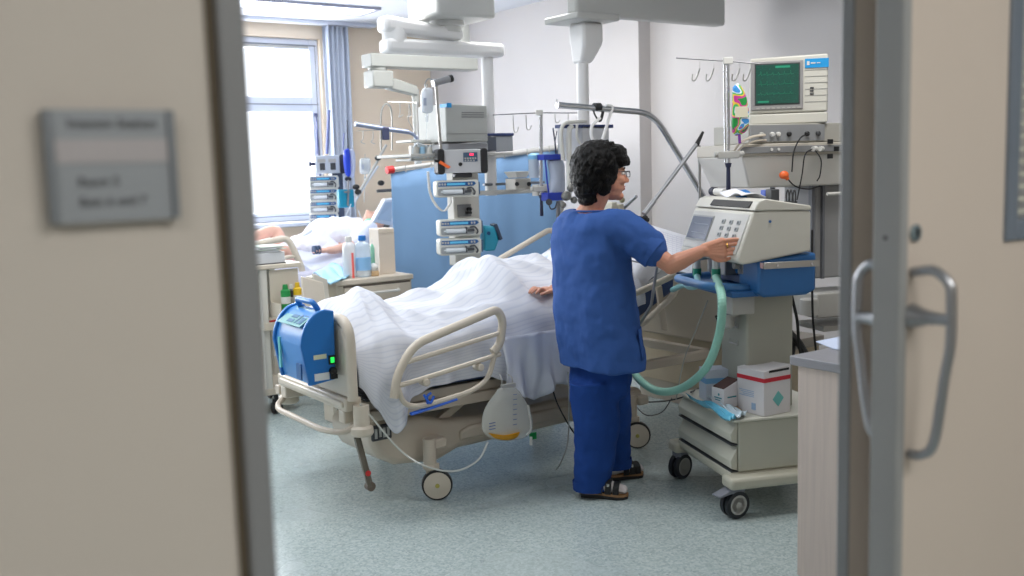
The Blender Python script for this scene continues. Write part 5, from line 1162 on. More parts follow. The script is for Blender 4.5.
# small clutter frame left of the devices: bracket rail with hooks and tubes
y3 = 6.1
def A3(px, py): return at(px, py, y=y3)
t = thing('hook_rail', 'thin steel hook bar with hanging hooks left of the infusion bottle', 'rail', tuple(A3(417, 150)))
MB().tube([A3(388, 102), A3(419, 103)], .004, 6).tube([A3(418, 102), A3(419, 150)], .012, 8).build('rail_bar', steel, t, world=True)
for px in (400, 409): MB().tube(crv([A3(px, 103), A3(px, 113), A3(px-1, 117), A3(px+3, 115)], 4), .003, 6).build('hook', steel, t, world=True)
MB().tube(crv([A3(409, 103), A3(411, 113), A3(408, 119), A3(414, 131), A3(417, 137)], 4), .0025, 6).build('loose_line', grey, t, world=True)
t = thing('sling_rail', 'blue-grey slanting tube rail with hooks in front of the beige back wall', 'rail', tuple(A3(385, 160)))
MB().tube([A3(355, 124), A3(386, 129), A3(408, 132)], .016, 10).tube(crv([A3(408, 132), A3(414, 135), A3(419, 142), A3(421, 150)], 4), .012, 8).build('rail_tube', PM('pale_blue_steel', (150, 160, 186), .3, .6), t, world=True)
MB().box(A3(382, 140)-V3((0, .02, 0)), A3(388, 127)+V3((0, .01, 0))).build('rail_bracket', PM('indigo_bracket', (60, 66, 96), .4), t, world=True, bevel=.006)
MB().tube(crv([A3(381, 150), A3(381, 118), A3(383, 107), A3(387, 104), A3(391, 109), A3(392, 125), A3(392, 150)], 5), .006, 8).build('curved_tube', steel, t, world=True)
hk_ = MB().tube([A3(356, 131), A3(383, 130)], .002, 5); hk_.build('hook_bar', steel, t, world=True)
for px in (363, 373): MB().tube(crv([A3(px, 131), A3(px, 139), A3(px-2, 142), A3(px+2, 144)], 4), .003, 6).build('hook', steel, t, world=True)
# tubing manifold (white and clear fittings)
t = thing('fitting_rack', 'white rack of clear fittings and coiled tubing left of the grey devices', 'medical unit', tuple(at(424, 165, y=5.6)))
m = MB(); bx(m, (411, 161), (437, 158), 5.6, 5.8); bx(m, (411, 146), (414, 161), 5.6, 5.63); bx(m, (434, 140), (437, 160), 5.6, 5.63); bx(m, (411, 142), (437, 139.5), 5.6, 5.8); bx(m, (415, 156), (433, 145), 5.72, 5.8); m.build('rack_frame', white, t, world=True, bevel=.003)
for k in range(5):
    MB().tube(crv([at(414+k*4, 158, y=5.58), at(413+k*4.5, 150-k, y=5.57), at(418+k*3, 143+k, y=5.56), at(421+k*3, 154, y=5.58)], 5), .006, 6).build('tubing', PM('clear_tubing', (206, 214, 220), .2, alpha=.85, var=0), t, world=True)
for k, (px, c_) in enumerate(((416, lgrey), (422, PM('pale_blue_fitting', (160, 200, 226), .3)), (429, white))):
    MB().cyl(at(px, 154, y=5.57), at(px, 147, y=5.57), .02).build('fitting', c_, t, world=True)
# ================================================================== BLUE PRIVACY CURTAIN AND RAIL
yc = 6.45
ra, rb = at(389, 170, y=yc), at(560, 147, y=yc)
t = thing('curtain_rail', 'white telescopic rail with red end cap carrying the blue privacy curtain', 'rail', tuple(ra))
MB().tube([ra, ra.lerp(rb, .5)], .016, 10).tube([ra.lerp(rb, .48), rb], .022, 10).build('rail_tube', PM('rail_white', (208, 208, 206), .35), t, world=True)
MB().tube([ra-(rb-ra)*.012, ra+(rb-ra)*.022], .028, 12).build('end_cap', red, t, world=True)
for k in range(7):
    p = ra.lerp(rb, .08+k*.14); MB().tube([p+V3((0, -.02, .02)), p+V3((0, -.024, -.03))], .004, 6).build('glider', lgrey, t, world=True)
MB().cyl((rb.x, yc, 0.02), (rb.x, yc, rb.z+.03), .02).build('rail_post', steel, t, world=True)
cl = at(392, 200, y=yc)[0]; zl = ra.z-.03
def cur(u, v):
    x = cl+(rb.x-cl)*u; zt = ra.z-.02+(rb.z-ra.z)*u; a = .022*math.sin(u*19+.6)+.006*math.sin(u*47); zbm = .25
    sw = 1-.55*v
    return (x, yc+a*sw+.005*math.sin(v*5+u*9), zbm+(zt-zbm)*v)
o = MB().grid(cur, 130, 10).build('privacy_curtain', PM('blue_curtain_cloth', (124, 162, 204), .75, var=.03, vs=5, bump=.08, bs=300), thick=.002); tag(o, 'light blue privacy curtain hanging between the two beds', 'curtain')
# IV pole 2 with hook bar, centre
P2 = FR((at(541, 150, y=5.0)[0], 5.0), -20)
iv_pole('iv_pole', 'steel IV pole with long hook bar just left of the nurse\'s head', P2, (541, 112), (541, 195), (493, 115), (585, 113), [(513, 115, .10), (526, 115, .085), (555, 114, .05), (568, 114, .05)], tw=False)
# blue topped collection bag and pleural bottle
y4 = 4.95
t = thing('collection_bag', 'clear collection bag with royal blue top and bottom bars beside the nurse\'s head', 'medical bag', tuple(at(558, 205, y=y4)))
pl_ = [at(*p, y=y4) for p in ((548, 160), (562, 160), (564, 175), (563, 196), (549, 196), (551, 178))]
pillow_poly(pl_, y4, .03).build('bag_film', PM('frosted_bag', (186, 196, 214), .25, alpha=.85, var=0), t, world=True)
rb_ = PM('royal_blue_plastic', (36, 60, 170), .4)
m = MB(); bx(m, (544, 160), (563, 154), y4-.03, y4+.04); m.tube([at(545, 158, y=y4), at(547, 180, y=y4), at(549, 196, y=y4)], .006, 6).build('top_bar', rb_, t, world=True, bevel=.004)
m = MB(); bx(m, (548, 201), (566, 192), y4-.03, y4+.04); m.build('bottom_bar', rb_, t, world=True, bevel=.004)
MB().tube([at(556, 155, y=y4), at(555, 142, y=y4), at(553, 128, y=y4)], .005, 6).tube([at(555, 142, y=y4), at(557, 131, y=y4)], .003, 6).build('hanging_hook', PM('dark_hook', (70, 74, 90), .4), t, world=True)
MB().cyl(at(549, 202, y=y4-.04), at(549, 202, y=y4-.07), .02).tube(crv([at(549, 205, y=y4-.05), at(551, 209, y=y4-.05), at(555, 208, y=y4-.05), at(557, 202, y=y4-.03)], 4), .004, 6).build('pressure_bulb', dgrey, t, world=True)
MB().tube([at(558, 201, y=y4), at(558, 225, y=y4)], .012, 8).build('outlet_tube', grey, t, world=True)
t = thing('suction_jar', 'pale jar with light blue lid left of the blue-barred collection bag', 'jar', tuple(at(535, 178, y=5.1)))
a, b = at(530, 178, y=5.1), at(539, 156, y=5.1); r = (b[0]-a[0])/2
MB().lathe([(r*.8, a[2]), (r, a[2]+.01), (r, b[2]-.02)], ((a[0]+b[0])/2, 5.1, 0), 'Z', 18).build('jar_body', PM('milky_jar', (200, 212, 228), .3, alpha=.85, var=0), t, world=True)
MB().lathe([(r*1.1, b[2]-.02), (r*1.1, b[2]+.005), (r*.5, b[2]+.02)], ((a[0]+b[0])/2, 5.1, 0), 'Z', 18).build('jar_lid', PM('pale_blue_lid', (130, 190, 230), .4), t, world=True)
t = thing('rail_tray', 'small cream tray and regulator on the equipment rail right of the black-gripped pump', 'tray', tuple(at(522, 190, y=5.3)))
m = MB(); bx(m, (516, 190), (531, 178), 5.3, 5.42); m.build('regulator_body', PM('regulator_cream', (190, 186, 176), .45), t, world=True, bevel=.006)
a = at(522, 176, y=5.3); m = MB().hexa([a+V3((-.04, 0, -.01)), a+V3((.04, 0, -.01)), a+V3((.04, .1, -.01)), a+V3((-.04, .1, -.01))], [a+V3((-.06, -.01, .03)), a+V3((.06, -.01, .03)), a+V3((.06, .12, .03)), a+V3((-.06, .12, .03))]); m.build('tray', white, t, world=True, bevel=.003)
for px in (517, 529): MB().cyl(at(px, 184, y=5.3), at(px, 184, y=5.28), .014).build('knob', black, t, world=True)
MB().box(at(538, 196, y=5.02)-V3((0, .0, 0)), at(545, 184, y=5.08)).build('pole_bracket', white, t, world=True)
# gas panel items right of the nurse's face
t = thing('wall_flowmeter', 'cream flowmeter on the wall rail just right of the nurse\'s chin', 'flowmeter', tuple(at(618, 212, y=5.4)))
m = MB(); bx(m, (612, 213), (617, 202), 5.4, 5.5); bx(m, (619, 213), (624, 204), 5.4, 5.5); m.build('flow_tube', PM('flow_cream', (196, 192, 176), .4), t, world=True, bevel=.004)
MB().ell(at(622, 200, y=5.4), (.022, .02, .022)).build('flow_knob', PM('khaki_knob', (150, 146, 116), .5), t, world=True)
m = MB(); bx(m, (606, 216), (630, 213), 5.4, 5.55); m.build('mount_rail', alu, t, world=True)
MB().tube([at(618, 214, y=5.5), (at(618, 214, y=5.5)[0], XW, 1.32)], .012, 8).build('mount_arm', alu, t, world=True)

# ================================================================== SECOND BED AND ITS PATIENT
y5 = 7.05; X0, X1 = 2.35, 4.45; YB0, YB1 = 7.02, 7.95
t = B2 = thing('hospital_bed', 'second hospital bed standing by the window behind the bedside cabinet', 'bed', (3.4, 7.5, 0))
MB().box((X0, YB0, .45), (X1, YB1, .52)).box((X0+.3, YB0+.15, .16), (X1-.3, YB1-.15, .36)).box((X0+.8, YB0+.3, .3), (X1-.8, YB1-.3, .5)).build('bed_frame', beigep, t, world=True, bevel=.02)
MB().box((X0+.05, YB0+.03, .52), (X1-.1, YB1-.03, .72)).build('mattress', linen, t, world=True, bevel=.04)
for (x, y) in ((X0+.3, YB0), (X0+.3, YB1), (X1-.3, YB0), (X1-.3, YB1)): caster(x, y, 10, t)
a, b = at(252, 247, y=YB0-.02), at(290, 240, y=YB0-.02)
MB().tube(rounded([(X0+.12, YB0-.03, .6), (X0+.14, YB0-.03, a[2]+.0), (b[0]-.02, YB0-.03, b[2]+.02), (b[0]+.08, YB0-.03, .85), (b[0]+.08, YB0-.03, .58)], .06), .024, 10).tube([(X0+.16, YB0-.03, a[2]-.12), (b[0]+.04, YB0-.03, b[2]-.12)], .014, 8).build('side_rail', cream, t, world=True)
MB().prism(arch(YB0, YB1, .5, .98, .12), X1, X1+.03, 'X').build('headboard', cream, t, world=True, bevel=.006)
MB().prism(arch(YB0, YB1, .5, .92, .12), X0-.03, X0, 'X').build('footboard', cream, t, world=True, bevel=.006)
def s2(u, v):
    x = X0+.12+u*1.75; y = YB0-.03+v*.96
    top = .80+.30*math.exp(-((x-3.45)/.42)**2)*math.exp(-((v-.5)/.30)**2)+.08*math.exp(-((v-.5)/.25)**2)
    z = top if 0.06 < v < .94 else top-.2
    return (x+.02*noise.noise(V3((x*3, y*3, 0))), y, z+.06*noise.noise(V3((x*4, y*5, 2.2)))+.035*noise.noise(V3((x*10, y*8, 5)))+.04*abs(noise.noise(V3((x*6+y*5, y*4, 3)))))
o = MB().grid(s2, 60, 30).build('bed_sheet', PM('bluish_white_sheet', (222, 228, 244), .8, var=.02), thick=.01); tag(o, 'crumpled white sheet covering the patient in the second bed', 'sheet')
def s3(u, v):
    x = 2.62+u*1.0; y = YB0-.08+.02*math.sin(u*20); return (x, y-.03*math.sin(v*3), .62+.22*v+.015*math.sin(u*13))
o = MB().grid(s3, 40, 8).build('hanging_sheet', PM('lilac_white_sheet', (214, 214, 232), .8, var=.02), thick=.004); tag(o, 'lilac-white sheet edge hanging over the near side of the second bed', 'sheet')
P2m = thing('patient_person', 'person in white gown lying in the second bed by the window', 'person', (3.4, 7.5, .8))
mb = MB()
Y_ = lambda px, py, y: at(px, py, y=y)
kneeA, kneeB = Y_(262, 235, 7.6), Y_(280, 252, 7.12)
hd = Y_(377, 223, 7.3)
mb.ell(hd, (.10, .078, .10)); mb.ell(hd+V3((-.06, 0, .03)), (.06, .055, .07)); mb.ell(hd+V3((-.08, -.0, .095)), (.018, .014, .018)); mb.ell(hd+V3((-.0, -.08, .0)), (.026, .012, .03))
mb.limb([hd+V3((-.08, .02, -.05)), hd+V3((-.2, .05, -.08))], [.055, .065]); ch = Y_(345, 226, 7.4)
mb.ell(ch+V3((.02, 0, -.08)), (.26, .19, .12)); mb.limb([ch+V3((-.1, 0, -.12)), (3.0, 7.45, .84)], [.16, .14])
mb.limb([(3.0, 7.55, .84), kneeA+V3((.12, 0, .02)), kneeA+V3((-.15, 0, -.04))], [.075, .048, .036]); mb.limb([(3.0, 7.3, .84), kneeB+V3((.02, 0, .01)), kneeB+V3((-.28, 0, -.05))], [.07, .046, .036])
mb.ell(kneeB+V3((-.31, 0, .0)), (.045, .04, .08))
a1 = Y_(318, 233, 7.55); a2 = Y_(329, 250, 7.1)
mb.limb([ch+V3((.1, .17, -.02)), ch+V3((-.12, .22, .0)), a1+V3((.06, 0, 0)), a1], [.05, .042, .034, .03]); mb.ell(a1+V3((-.04, 0, .01)), (.05, .035, .025))
mb.limb([ch+V3((.12, -.17, -.03)), Y_(352, 244, 7.15), a2+V3((.06, 0, 0)), a2], [.05, .042, .034, .03]); mb.ell(a2+V3((-.05, 0, 0)), (.05, .036, .022))
for k in range(4):
    for (c_, dz) in ((a1, .01), (a2, 0)): b0 = c_+V3((-.07, -.025+k*.017, dz)); mb.limb([b0, b0+V3((-.035, 0, .004)), b0+V3((-.06, 0, -.012))], [.009, .0085, .007], seg=8, n=2)
mb.build('body', PM('pale_skin', (222, 176, 156), .5, var=.05, vs=20), P2m, world=True, remesh=.008, relax=2)
g = MB().ell(ch+V3((.02, 0, -.07)), (.29, .215, .135)).limb([ch+V3((.1, .17, -.02)), ch+V3((-.05, .2, .0))], [.075, .06]).limb([ch+V3((.12, -.17, -.03)), Y_(356, 241, 7.15)], [.075, .06]).ell(ch+V3((-.3, 0, -.14)), (.24, .18, .09))
g.build('gown', PM('white_gown', (230, 232, 242), .8), P2m, world=True, remesh=.012, relax=3, disp=[(.05, .12), (.02, .04)])
cuff = MB().tube([a1+V3((.04, 0, .0)), a1+V3((-.0, 0, .005))], .042, 12); cuff.build('wrist_bandage', PM('white_bandage', (232, 226, 232), .8), P2m, world=True)
cuff = MB()
for k in range(3): cuff.tube([a2+V3((-.13+k*.022, 0, .008)), a2+V3((-.12+k*.022, 0, .008))], .034, 12)
cuff.build('striped_mitt', PM('dark_stripe_fabric', (70, 90, 120), .7), P2m, world=True)
MB().ell(hd+V3((-.09, -.04, -.0)), (.05, .05, .045)).build('mask', PM('mint_mask', (130, 214, 180), .3, alpha=.9), P2m, world=True)
MB().ell(hd+V3((.03, 0, .01)), (.085, .084, .10)).build('hair', PM('grey_hair', (120, 114, 108), .7, bump=.3, bs=200), P2m, world=True)
o = pil(hd[0]+.08, 7.4, hd[2]-.10, .17, .33, .07, Matrix.Rotation(-.3, 3, 'Y'), 8).build('pillow', PM('white_pillowcase', (226, 230, 242), .8, var=.02)); tag(o, 'white pillow behind the head of the patient in the second bed', 'pillow')
# tubes around bed two
for (pts, lab, r) in (([(355, 202), (362, 190), (378, 166)], 'pale slanting tube above the second patient, upper piece', .010), ([(358, 210), (363, 223)], 'short thin clear tube just above the second patient\'s chest', .004), ([(351, 204), (346, 216), (343, 226)], 'thin clear tube from the teal bag to the second patient', .004), ([(285, 250), (298, 240), (312, 230)], 'pale tube lying across the second patient\'s sheet', .012)):
    o = MB().tube(crv([at(*p, y=7.35) for p in pts], 5), r, 8).build('drain_tube', PM('pale_tube', (206, 212, 220), .35)); tag(o, lab, 'tube')
t = thing('support_joint_arm', 'jointed clear arm with black clamps hanging above the second patient', 'support arm', tuple(at(378, 166, y=7.3)))
MB().tube([at(357, 196, y=7.3), at(378, 160, y=7.3), at(386, 145, y=7.3)], .012, 8).build('arm_rod', lgrey, t, world=True)
for p in ((358, 192), (378, 158), (356, 187), (381, 183)): MB().ell(at(*p, y=7.28), (.03, .02, .022)).build('black_clamp', black, t, world=True)
# white tilted screen at head of bed two
a = [at(*p, y=7.0) for p in ((389, 196), (392, 222), (378, 221), (383, 205))]
t = thing('tilted_display', 'white tilted display panel at the head of the second bed beside the curtain', 'display', tuple(a[1]))
q0, q1_, q2_, q3 = at(385, 200, y=7.0), at(400, 198, y=7.1), at(392, 226, y=7.1), at(373, 222, y=7.0)
MB().hexa([q3, q2_, q1_, q0], [q3+V3((0, .05, .01)), q2_+V3((0, .05, .01)), q1_+V3((0, .05, .01)), q0+V3((0, .05, .01))]).build('display_case', PM('pale_display_case', (214, 222, 232), .35), t, world=True, bevel=.006)
e = lambda u, v: q0.lerp(q1_, u).lerp(q3.lerp(q2_, u), v)+V3((0, -.004, 0))
MB().hexa([e(.12, .85), e(.85, .85), e(.85, .12), e(.12, .12)], [p+V3((0, .003, 0)) for p in (e(.12, .85), e(.85, .85), e(.85, .12), e(.12, .12))]).build('display_face', PM('pale_blue_face', (176, 196, 216), .3), t, world=True)
MB().tube([q1_.lerp(q2_, .5)+V3((0, .05, 0)), (4.5, 7.2, .9), (4.5, 7.2, .5)], .018, 8).build('display_arm', lgrey, t, world=True)
MB().tube([at(377, 191, y=7.1), at(395, 190, y=7.1)], .012, 8).build('support_bar', dgrey, t, world=True)
# syringe pump tower by the window
yt2 = 7.98
t = thing('pump_column', 'dark vertical column carrying the left stack of syringe pumps by the window', 'medical unit', (at(339, 190, y=yt2+.1)[0], yt2+.1, .1))
a, b = at(335, 226, y=yt2+.08), at(342, 160, y=yt2+.08)
MB().box((a[0], yt2+.08, .12), (b[0], yt2+.16, b[2])).build('column_post', PM('slate_column', (70, 82, 106), .45), t, world=True, bevel=.005)
MB().box((a[0]-.15, yt2-.05, .06), (b[0]+.15, yt2+.35, .12)).build('column_base', dgrey, t, world=True, bevel=.02)
first = None
labs = ['topmost syringe pump of the left stack in front of the window', 'second syringe pump from the top in the left window stack', 'third syringe pump from the top in the left window stack', 'lowest syringe pump of the left window stack above the bed']
for i, py in enumerate((188.5, 201, 213.5, 226)):
    L_ = at(324.5, py, y=yt2); 
    if first is None: first = syringe_pump('syringe_pump', labs[0], -24, L_, .92, 'syringe pumps in the window stack'); first.scale = (1, 1, 1.22)
    else: dup(first, loc=L_, label=labs[i])
L_ = at(329, 173.5, y=yt2)
t = thing('infusion_pump', 'silver pump with two dark windows on top of the left window stack', 'infusion pump', tuple(L_), -24)
MB().box((-.11, 0, 0), (.10, .12, .155)).build('pump_case', PM('pump_silver_light', (196, 204, 214), .35, .2), t, bevel=.01)
for x in (-.075, .015): MB().box((x, -.006, .03), (x+.045, .002, .09)).build('pump_window', dgrey, t); MB().box((x-.015, -.01, .095), (x+.05, .002, .125)).build('pump_latch', lgrey, t)
MB().prism([(a_+.118, b_+.078) for a_, b_ in round_rect(.024, .082, .02)], -.01, .125, 'Y').build('end_grip', PM('indigo_black', (34, 36, 54), .5), t, bevel=.006)
MB().cyl((-.11, .04, .085), (-.15, .04, .085), .014).cyl((-.15, .04, .085), (-.165, .04, .085), .024).build('side_knob', PM('indigo_knob', (44, 50, 86), .5), t)
# window-side hanging things
t = thing('pressure_bag', 'bright blue pressure cuff bag hanging right of the left pump stack', 'medical bag', tuple(at(348, 177, y=7.8)))
pillow_poly([at(*p, y=7.8) for p in ((344, 150), (349, 149), (350, 165), (350, 176), (346, 175), (344, 163))], 7.8, .03).build('blue_cuff', PM('ultramarine_cuff', (24, 66, 200), .5), t, world=True)
pillow_poly([at(*p, y=7.83) for p in ((348, 149), (354, 151), (355, 166), (353, 178), (349, 176), (349, 163))], 7.83, .03).build('inner_bag', PM('white_film_bag', (206, 214, 240), .3, alpha=.8, var=0), t, world=True)
MB().tube([at(348, 149, y=7.8), at(347, 120, y=7.8)], .004, 6).ell(at(348, 179, y=7.8), (.03, .02, .02)).build('cuff_line', PM('indigo_black', (34, 36, 54), .5), t, world=True)
t = thing('drainage_bag', 'teal blue filled drainage bag hanging above the second patient', 'medical bag', tuple(at(348, 208, y=7.7)))
m = MB(); bx(m, (340, 208), (354, 189), 7.7, 7.76); m.build('bag_film', PM('teal_bag', (26, 140, 170), .3, alpha=.92), t, world=True, bevel=.012)
m = MB().tube([at(348, 206, y=7.69), at(348.5, 180, y=7.69)], .008, 6); bx(m, (345, 193), (350, 191), 7.68, 7.7); m.build('centre_tube', grey, t, world=True)
for i, (p, q_) in enumerate((((317, 154), (317, 120)), ((327, 154), (329, 110)), ((343, 150), (344, 133)))):
    o = MB().tube([at(*p, y=7.95), at(*q_, y=7.95)], [.006, .014, .006][i], 8).build('stand_rod', PM('blue_grey_rod', (110, 120, 166), .35, .5)); tag(o, ['thin blue-grey rod rising at the left edge of the left pump stack', 'thicker steel rod rising above the left pump stack', 'thin rod right of the left pump stack in front of the curtain'][i], 'rod')

# ================================================================== TROLLEY AT LEFT
yq = 6.1; a = at(302, 262, y=yq); zt_ = a[2]; TX0, TX1 = 2.02, a[0]
t = thing('care_trolley', 'cream open care trolley at the left edge of the room behind the blue unit', 'trolley', ((TX0+TX1)/2, yq+.25, 0))
MB().box((TX0, yq, zt_-.03), (TX1, yq+.5, zt_)).build('trolley_top', cream, t, world=True, bevel=.006)
tow = PM('trolley_off_white', (204, 202, 194), .45)
for (x, y) in ((at(268, 300, y=yq)[0]-.04, yq), (TX1-.06, yq+.42), (TX0, yq+.42)): MB().box((x, y+.01, .165), (x+.045, y+.05, zt_-.028)).build('trolley_post', tow, t, world=True, bevel=.004)
MB().box((TX0+.03, yq+.47, .165), (TX1-.02, yq+.49, zt_-.028)).build('back_panel', tow, t, world=True)
b0, b1 = at(264, 331, y=yq-.02), at(286, 322, y=yq-.02)
m = MB(); m.box((b0[0], yq-.02, b0[2]), (TX1-.02, yq+.46, b0[2]+.012)); m.box((b0[0], yq-.03, b0[2]), (TX1-.02, yq-.018, b0[2]+.05)); m.build('middle_shelf', cream, t, world=True, bevel=.003)
MB().box((TX0+.02, yq, .13), (TX1-.03, yq+.48, .17)).build('bottom_shelf', cream, t, world=True, bevel=.004)
for (x, y) in ((at(277, 390, y=yq)[0], yq), (TX0+.05, yq), (TX1-.07, yq+.45), (TX0+.05, yq+.45)):
    f = MB().cyl((x, y+.02, .09), (x, y+.02, .135), .014).box((x-.022, y, .04), (x+.022, y+.04, .095)); f.build('caster_fork', black, t, world=True, bevel=.004)
    for s in (-.02, .02): MB().lathe([(.036, -.009), (.04, 0), (.036, .009)], (x+s, y+.02, .04), 'X', 16).build('wheel', black, t, world=True)
# stack of trays / papers on top
lx_ = [('document_tray', 'grey flat tray under the papers on the care trolley top', .0, .045, lgrey, .0), ]
x0_, x1_ = at(250, 262, y=yq)[0]+.02, at(287, 262, y=yq)[0]
t = thing('document_tray', 'white flat box tray holding papers on top of the care trolley', 'tray', ((x0_+x1_)/2, yq+.15, zt_))
MB().box((x0_, yq+.03, zt_+.004), (x1_, yq+.32, zt_+.075)).build('tray_body', PM('white_grey_tray', (200, 202, 204), .5), t, world=True, bevel=.003)
MB().box((x0_-.004, yq+.024, zt_+.0), (x1_+.004, yq+.326, zt_+.006)).build('tray_base', dgrey, t, world=True)
for k in range(6):
    a_ = random.uniform(-.25, .25); m = MB().box((x0_+.02+.01*k, yq+.03, zt_+.078+k*.006), (x1_-.03+.02*(k % 3), yq+.27, zt_+.082+k*.006), Matrix.Rotation(a_, 3, 'Z'))
    o = m.build('loose_paper', [paperm, PM('grey_paper', (186, 190, 190), .7), PM('greenish_paper', (186, 198, 186), .7)][k % 3])
    tag(o, ['lowest sheet of the loose paper pile on the care trolley', 'second lowest sheet of the paper pile on the care trolley', 'third sheet from below in the care trolley paper pile', 'third sheet from the top of the care trolley paper pile', 'second sheet from the top of the care trolley paper pile', 'topmost loose sheet of the paper pile on the care trolley'][k], 'paper', 'loose papers on the care trolley')
# spray cans in the trolley
def can(label, px0, px1, pyt, pyb, y, body, capm, cat='spray bottle'):
    a, b = at(px0, pyb, y=y), at(px1, pyt, y=y); r = (b[0]-a[0])/2; x = (a[0]+b[0])/2; h = b[2]-a[2]
    t = thing('spray_can', label, cat, (x, y, a[2]))
    MB().lathe([(r*.95, 0), (r, .006), (r, h*.78), (r*.5, h*.84)], (0, 0, 0), 'Z', 16).build('can_body', body, t)
    MB().lathe([(r*.55, h*.82), (r*.6, h*.85), (r*.5, h)], (0, 0, 0), 'Z', 14).build('can_cap', capm, t)
    MB().lathe([(r*1.01, h*.3), (r*1.01, h*.55)], (0, 0, 0), 'Z', 16).build('can_label', white, t); return t
ys = yq-.07
can('green spray can leftmost in the row above the blue warming unit', 282, 289.5, 284, 312, ys, greenp, greenp)
can('black spray can between the green and yellow ones', 289.5, 294.5, 284, 312, ys+.05, dgrey, white)
can('yellow spray can in the row above the blue warming unit', 294.5, 301, 282, 310, ys, yellow, yellow)
can('red and white spray can at the right end of the row', 301, 307.5, 286, 310, ys+.03, red, white)
a, b = at(280, 312, y=ys-.05), at(309, 311, y=ys-.05)
t = thing('bottle_basket', 'slim cream basket hooked on the care trolley carrying the spray can row', 'basket', ((a[0]+b[0])/2, ys, a[2]))
MB().box((a[0], ys-.06, a[2]-.04), (b[0], ys+.10, a[2]-.012)).box((a[0], ys-.06, a[2]-.02), (a[0]+.006, ys+.10, a[2]+.05)).box((b[0]-.006, ys-.06, a[2]-.02), (b[0], ys+.10, a[2]+.05)).build('basket_body', cream, t, world=True, bevel=.003)
MB().box((a[0], ys+.094, a[2]-.02), (b[0], ys+.10, zt_-.04)).build('hanging_plate', cream, t, world=True)
t = thing('red_tipped_tray', 'small tray with red tipped item on the middle shelf of the care trolley', 'tray', tuple(at(272, 323, y=yq+.05)))
MB().tube([at(265, 323, y=yq+.05), at(276, 321, y=yq+.05)], [.012, .010], 8).build('red_tip', red, t, world=True); MB().box(at(264, 326, y=yq), at(285, 323.5, y=yq+.12)).build('tray_base', white, t, world=True)
# leaning cream panels
for i, (pp4, lab) in enumerate(((((305, 277), (327, 283), (331, 302), (303, 302)), 'large cream tray leaning behind the spray cans'), (((316, 274), (331, 280), (334, 302), (322, 302)), 'narrower cream tray leaning against the larger tray'))):
    y = 5.55+i*.1; q_ = [at(*p, y=y) for p in pp4]; q_[0].y += .05; q_[1].y += .05
    q_[2].z = q_[3].z = .42; t_ = V3((0, .018, 0))
    o = MB().hexa([q_[3], q_[2], q_[1], q_[0]], [p+t_ for p in (q_[3], q_[2], q_[1], q_[0])]).build('leaning_tray', [cream, PM('grey_cream_tray', (196, 192, 180), .5)][i], bevel=.006); tag(o, lab, 'tray')
MB_ = MB(); a = at(303, 300, y=5.5); b = at(336, 300, y=5.8); o = MB_.box((a[0]-.03, 5.5, .38), (b[0]+.0, 5.78, .42)).box((b[0]-.14, 5.62, 0), (b[0]-.11, 5.76, .38)).box((b[0]-.04, 5.62, 0), (b[0]-.01, 5.76, .38)).build('low_stool', cream, bevel=.004); tag(o, 'low cream stand under the leaning trays beside the bedside cabinet', 'stand')

# ================================================================== BEDSIDE CABINET
yk = 5.95; a, b = at(336, 283, y=yk), at(411, 272, y=yk); zk = (a[2]+b[2])/2; kx0, kx1 = a[0], b[0]
t = thing('bedside_cabinet', 'cream bedside cabinet with drawers between the two beds in front of the blue curtain', 'cabinet', ((kx0+kx1)/2, yk+.2, 0))
MB().box((kx0-.01, yk-.015, zk-.035), (kx1+.01, yk+.46, zk)).build('cabinet_top', cream, t, world=True, bevel=.005)
MB().box((kx0, yk, .10), (kx1, yk+.44, zk-.035)).build('cabinet_body', PM('cabinet_beige', (198, 190, 172), .5), t, world=True, bevel=.004)
for i, (z0, z1) in enumerate(((zk-.19, zk-.05), (zk-.40, zk-.20), (.14, zk-.41))):
    dr = MB().box((kx0+.05, yk-.018, z0), (kx1-.02, yk, z1)).build('drawer', cream, t, world=True, bevel=.004)
    MB().box((kx0+.05, yk-.019, z1), (kx1-.02, yk-.001, z1+.008)).build('drawer_gap', PM('brown_gap', (90, 82, 72), .6), dr, world=True)
    MB().tube(rounded([(kx0+.16, yk-.018, z1-.045), (kx0+.16, yk-.05, z1-.045), (kx1-.12, yk-.05, z1-.045), (kx1-.12, yk-.018, z1-.045)], .02), .009, 8).build('drawer_handle', white, dr, world=True)
for (x, y) in ((kx0+.05, yk+.05), (kx1-.05, yk+.05), (kx0+.05, yk+.39), (kx1-.05, yk+.39)): MB().lathe([(.035, -.012), (.04, 0), (.035, .012)], (x, y, .04), 'Y', 16).cyl((x, y, .04), (x, y, .1), .01).build('caster', dgrey, t, world=True)
a, b = at(380, 271, y=yk+.12), at(394, 228, y=yk+.12)
t = thing('tall_carton', 'tall narrow beige box standing at the right end of the bedside cabinet', 'box', ((a[0]+b[0])/2, yk+.2, zk))
MB().box((a[0], yk+.12, zk+.001), (b[0], yk+.26, b[2])).build('box_body', PM('pale_beige_card', (210, 198, 184), .6), t, world=True, bevel=.003)
MB().box((a[0]+.002, yk+.118, b[2]-.03), (b[0]-.002, yk+.121, b[2]-.026)).build('lid_seam', beigep, t, world=True)
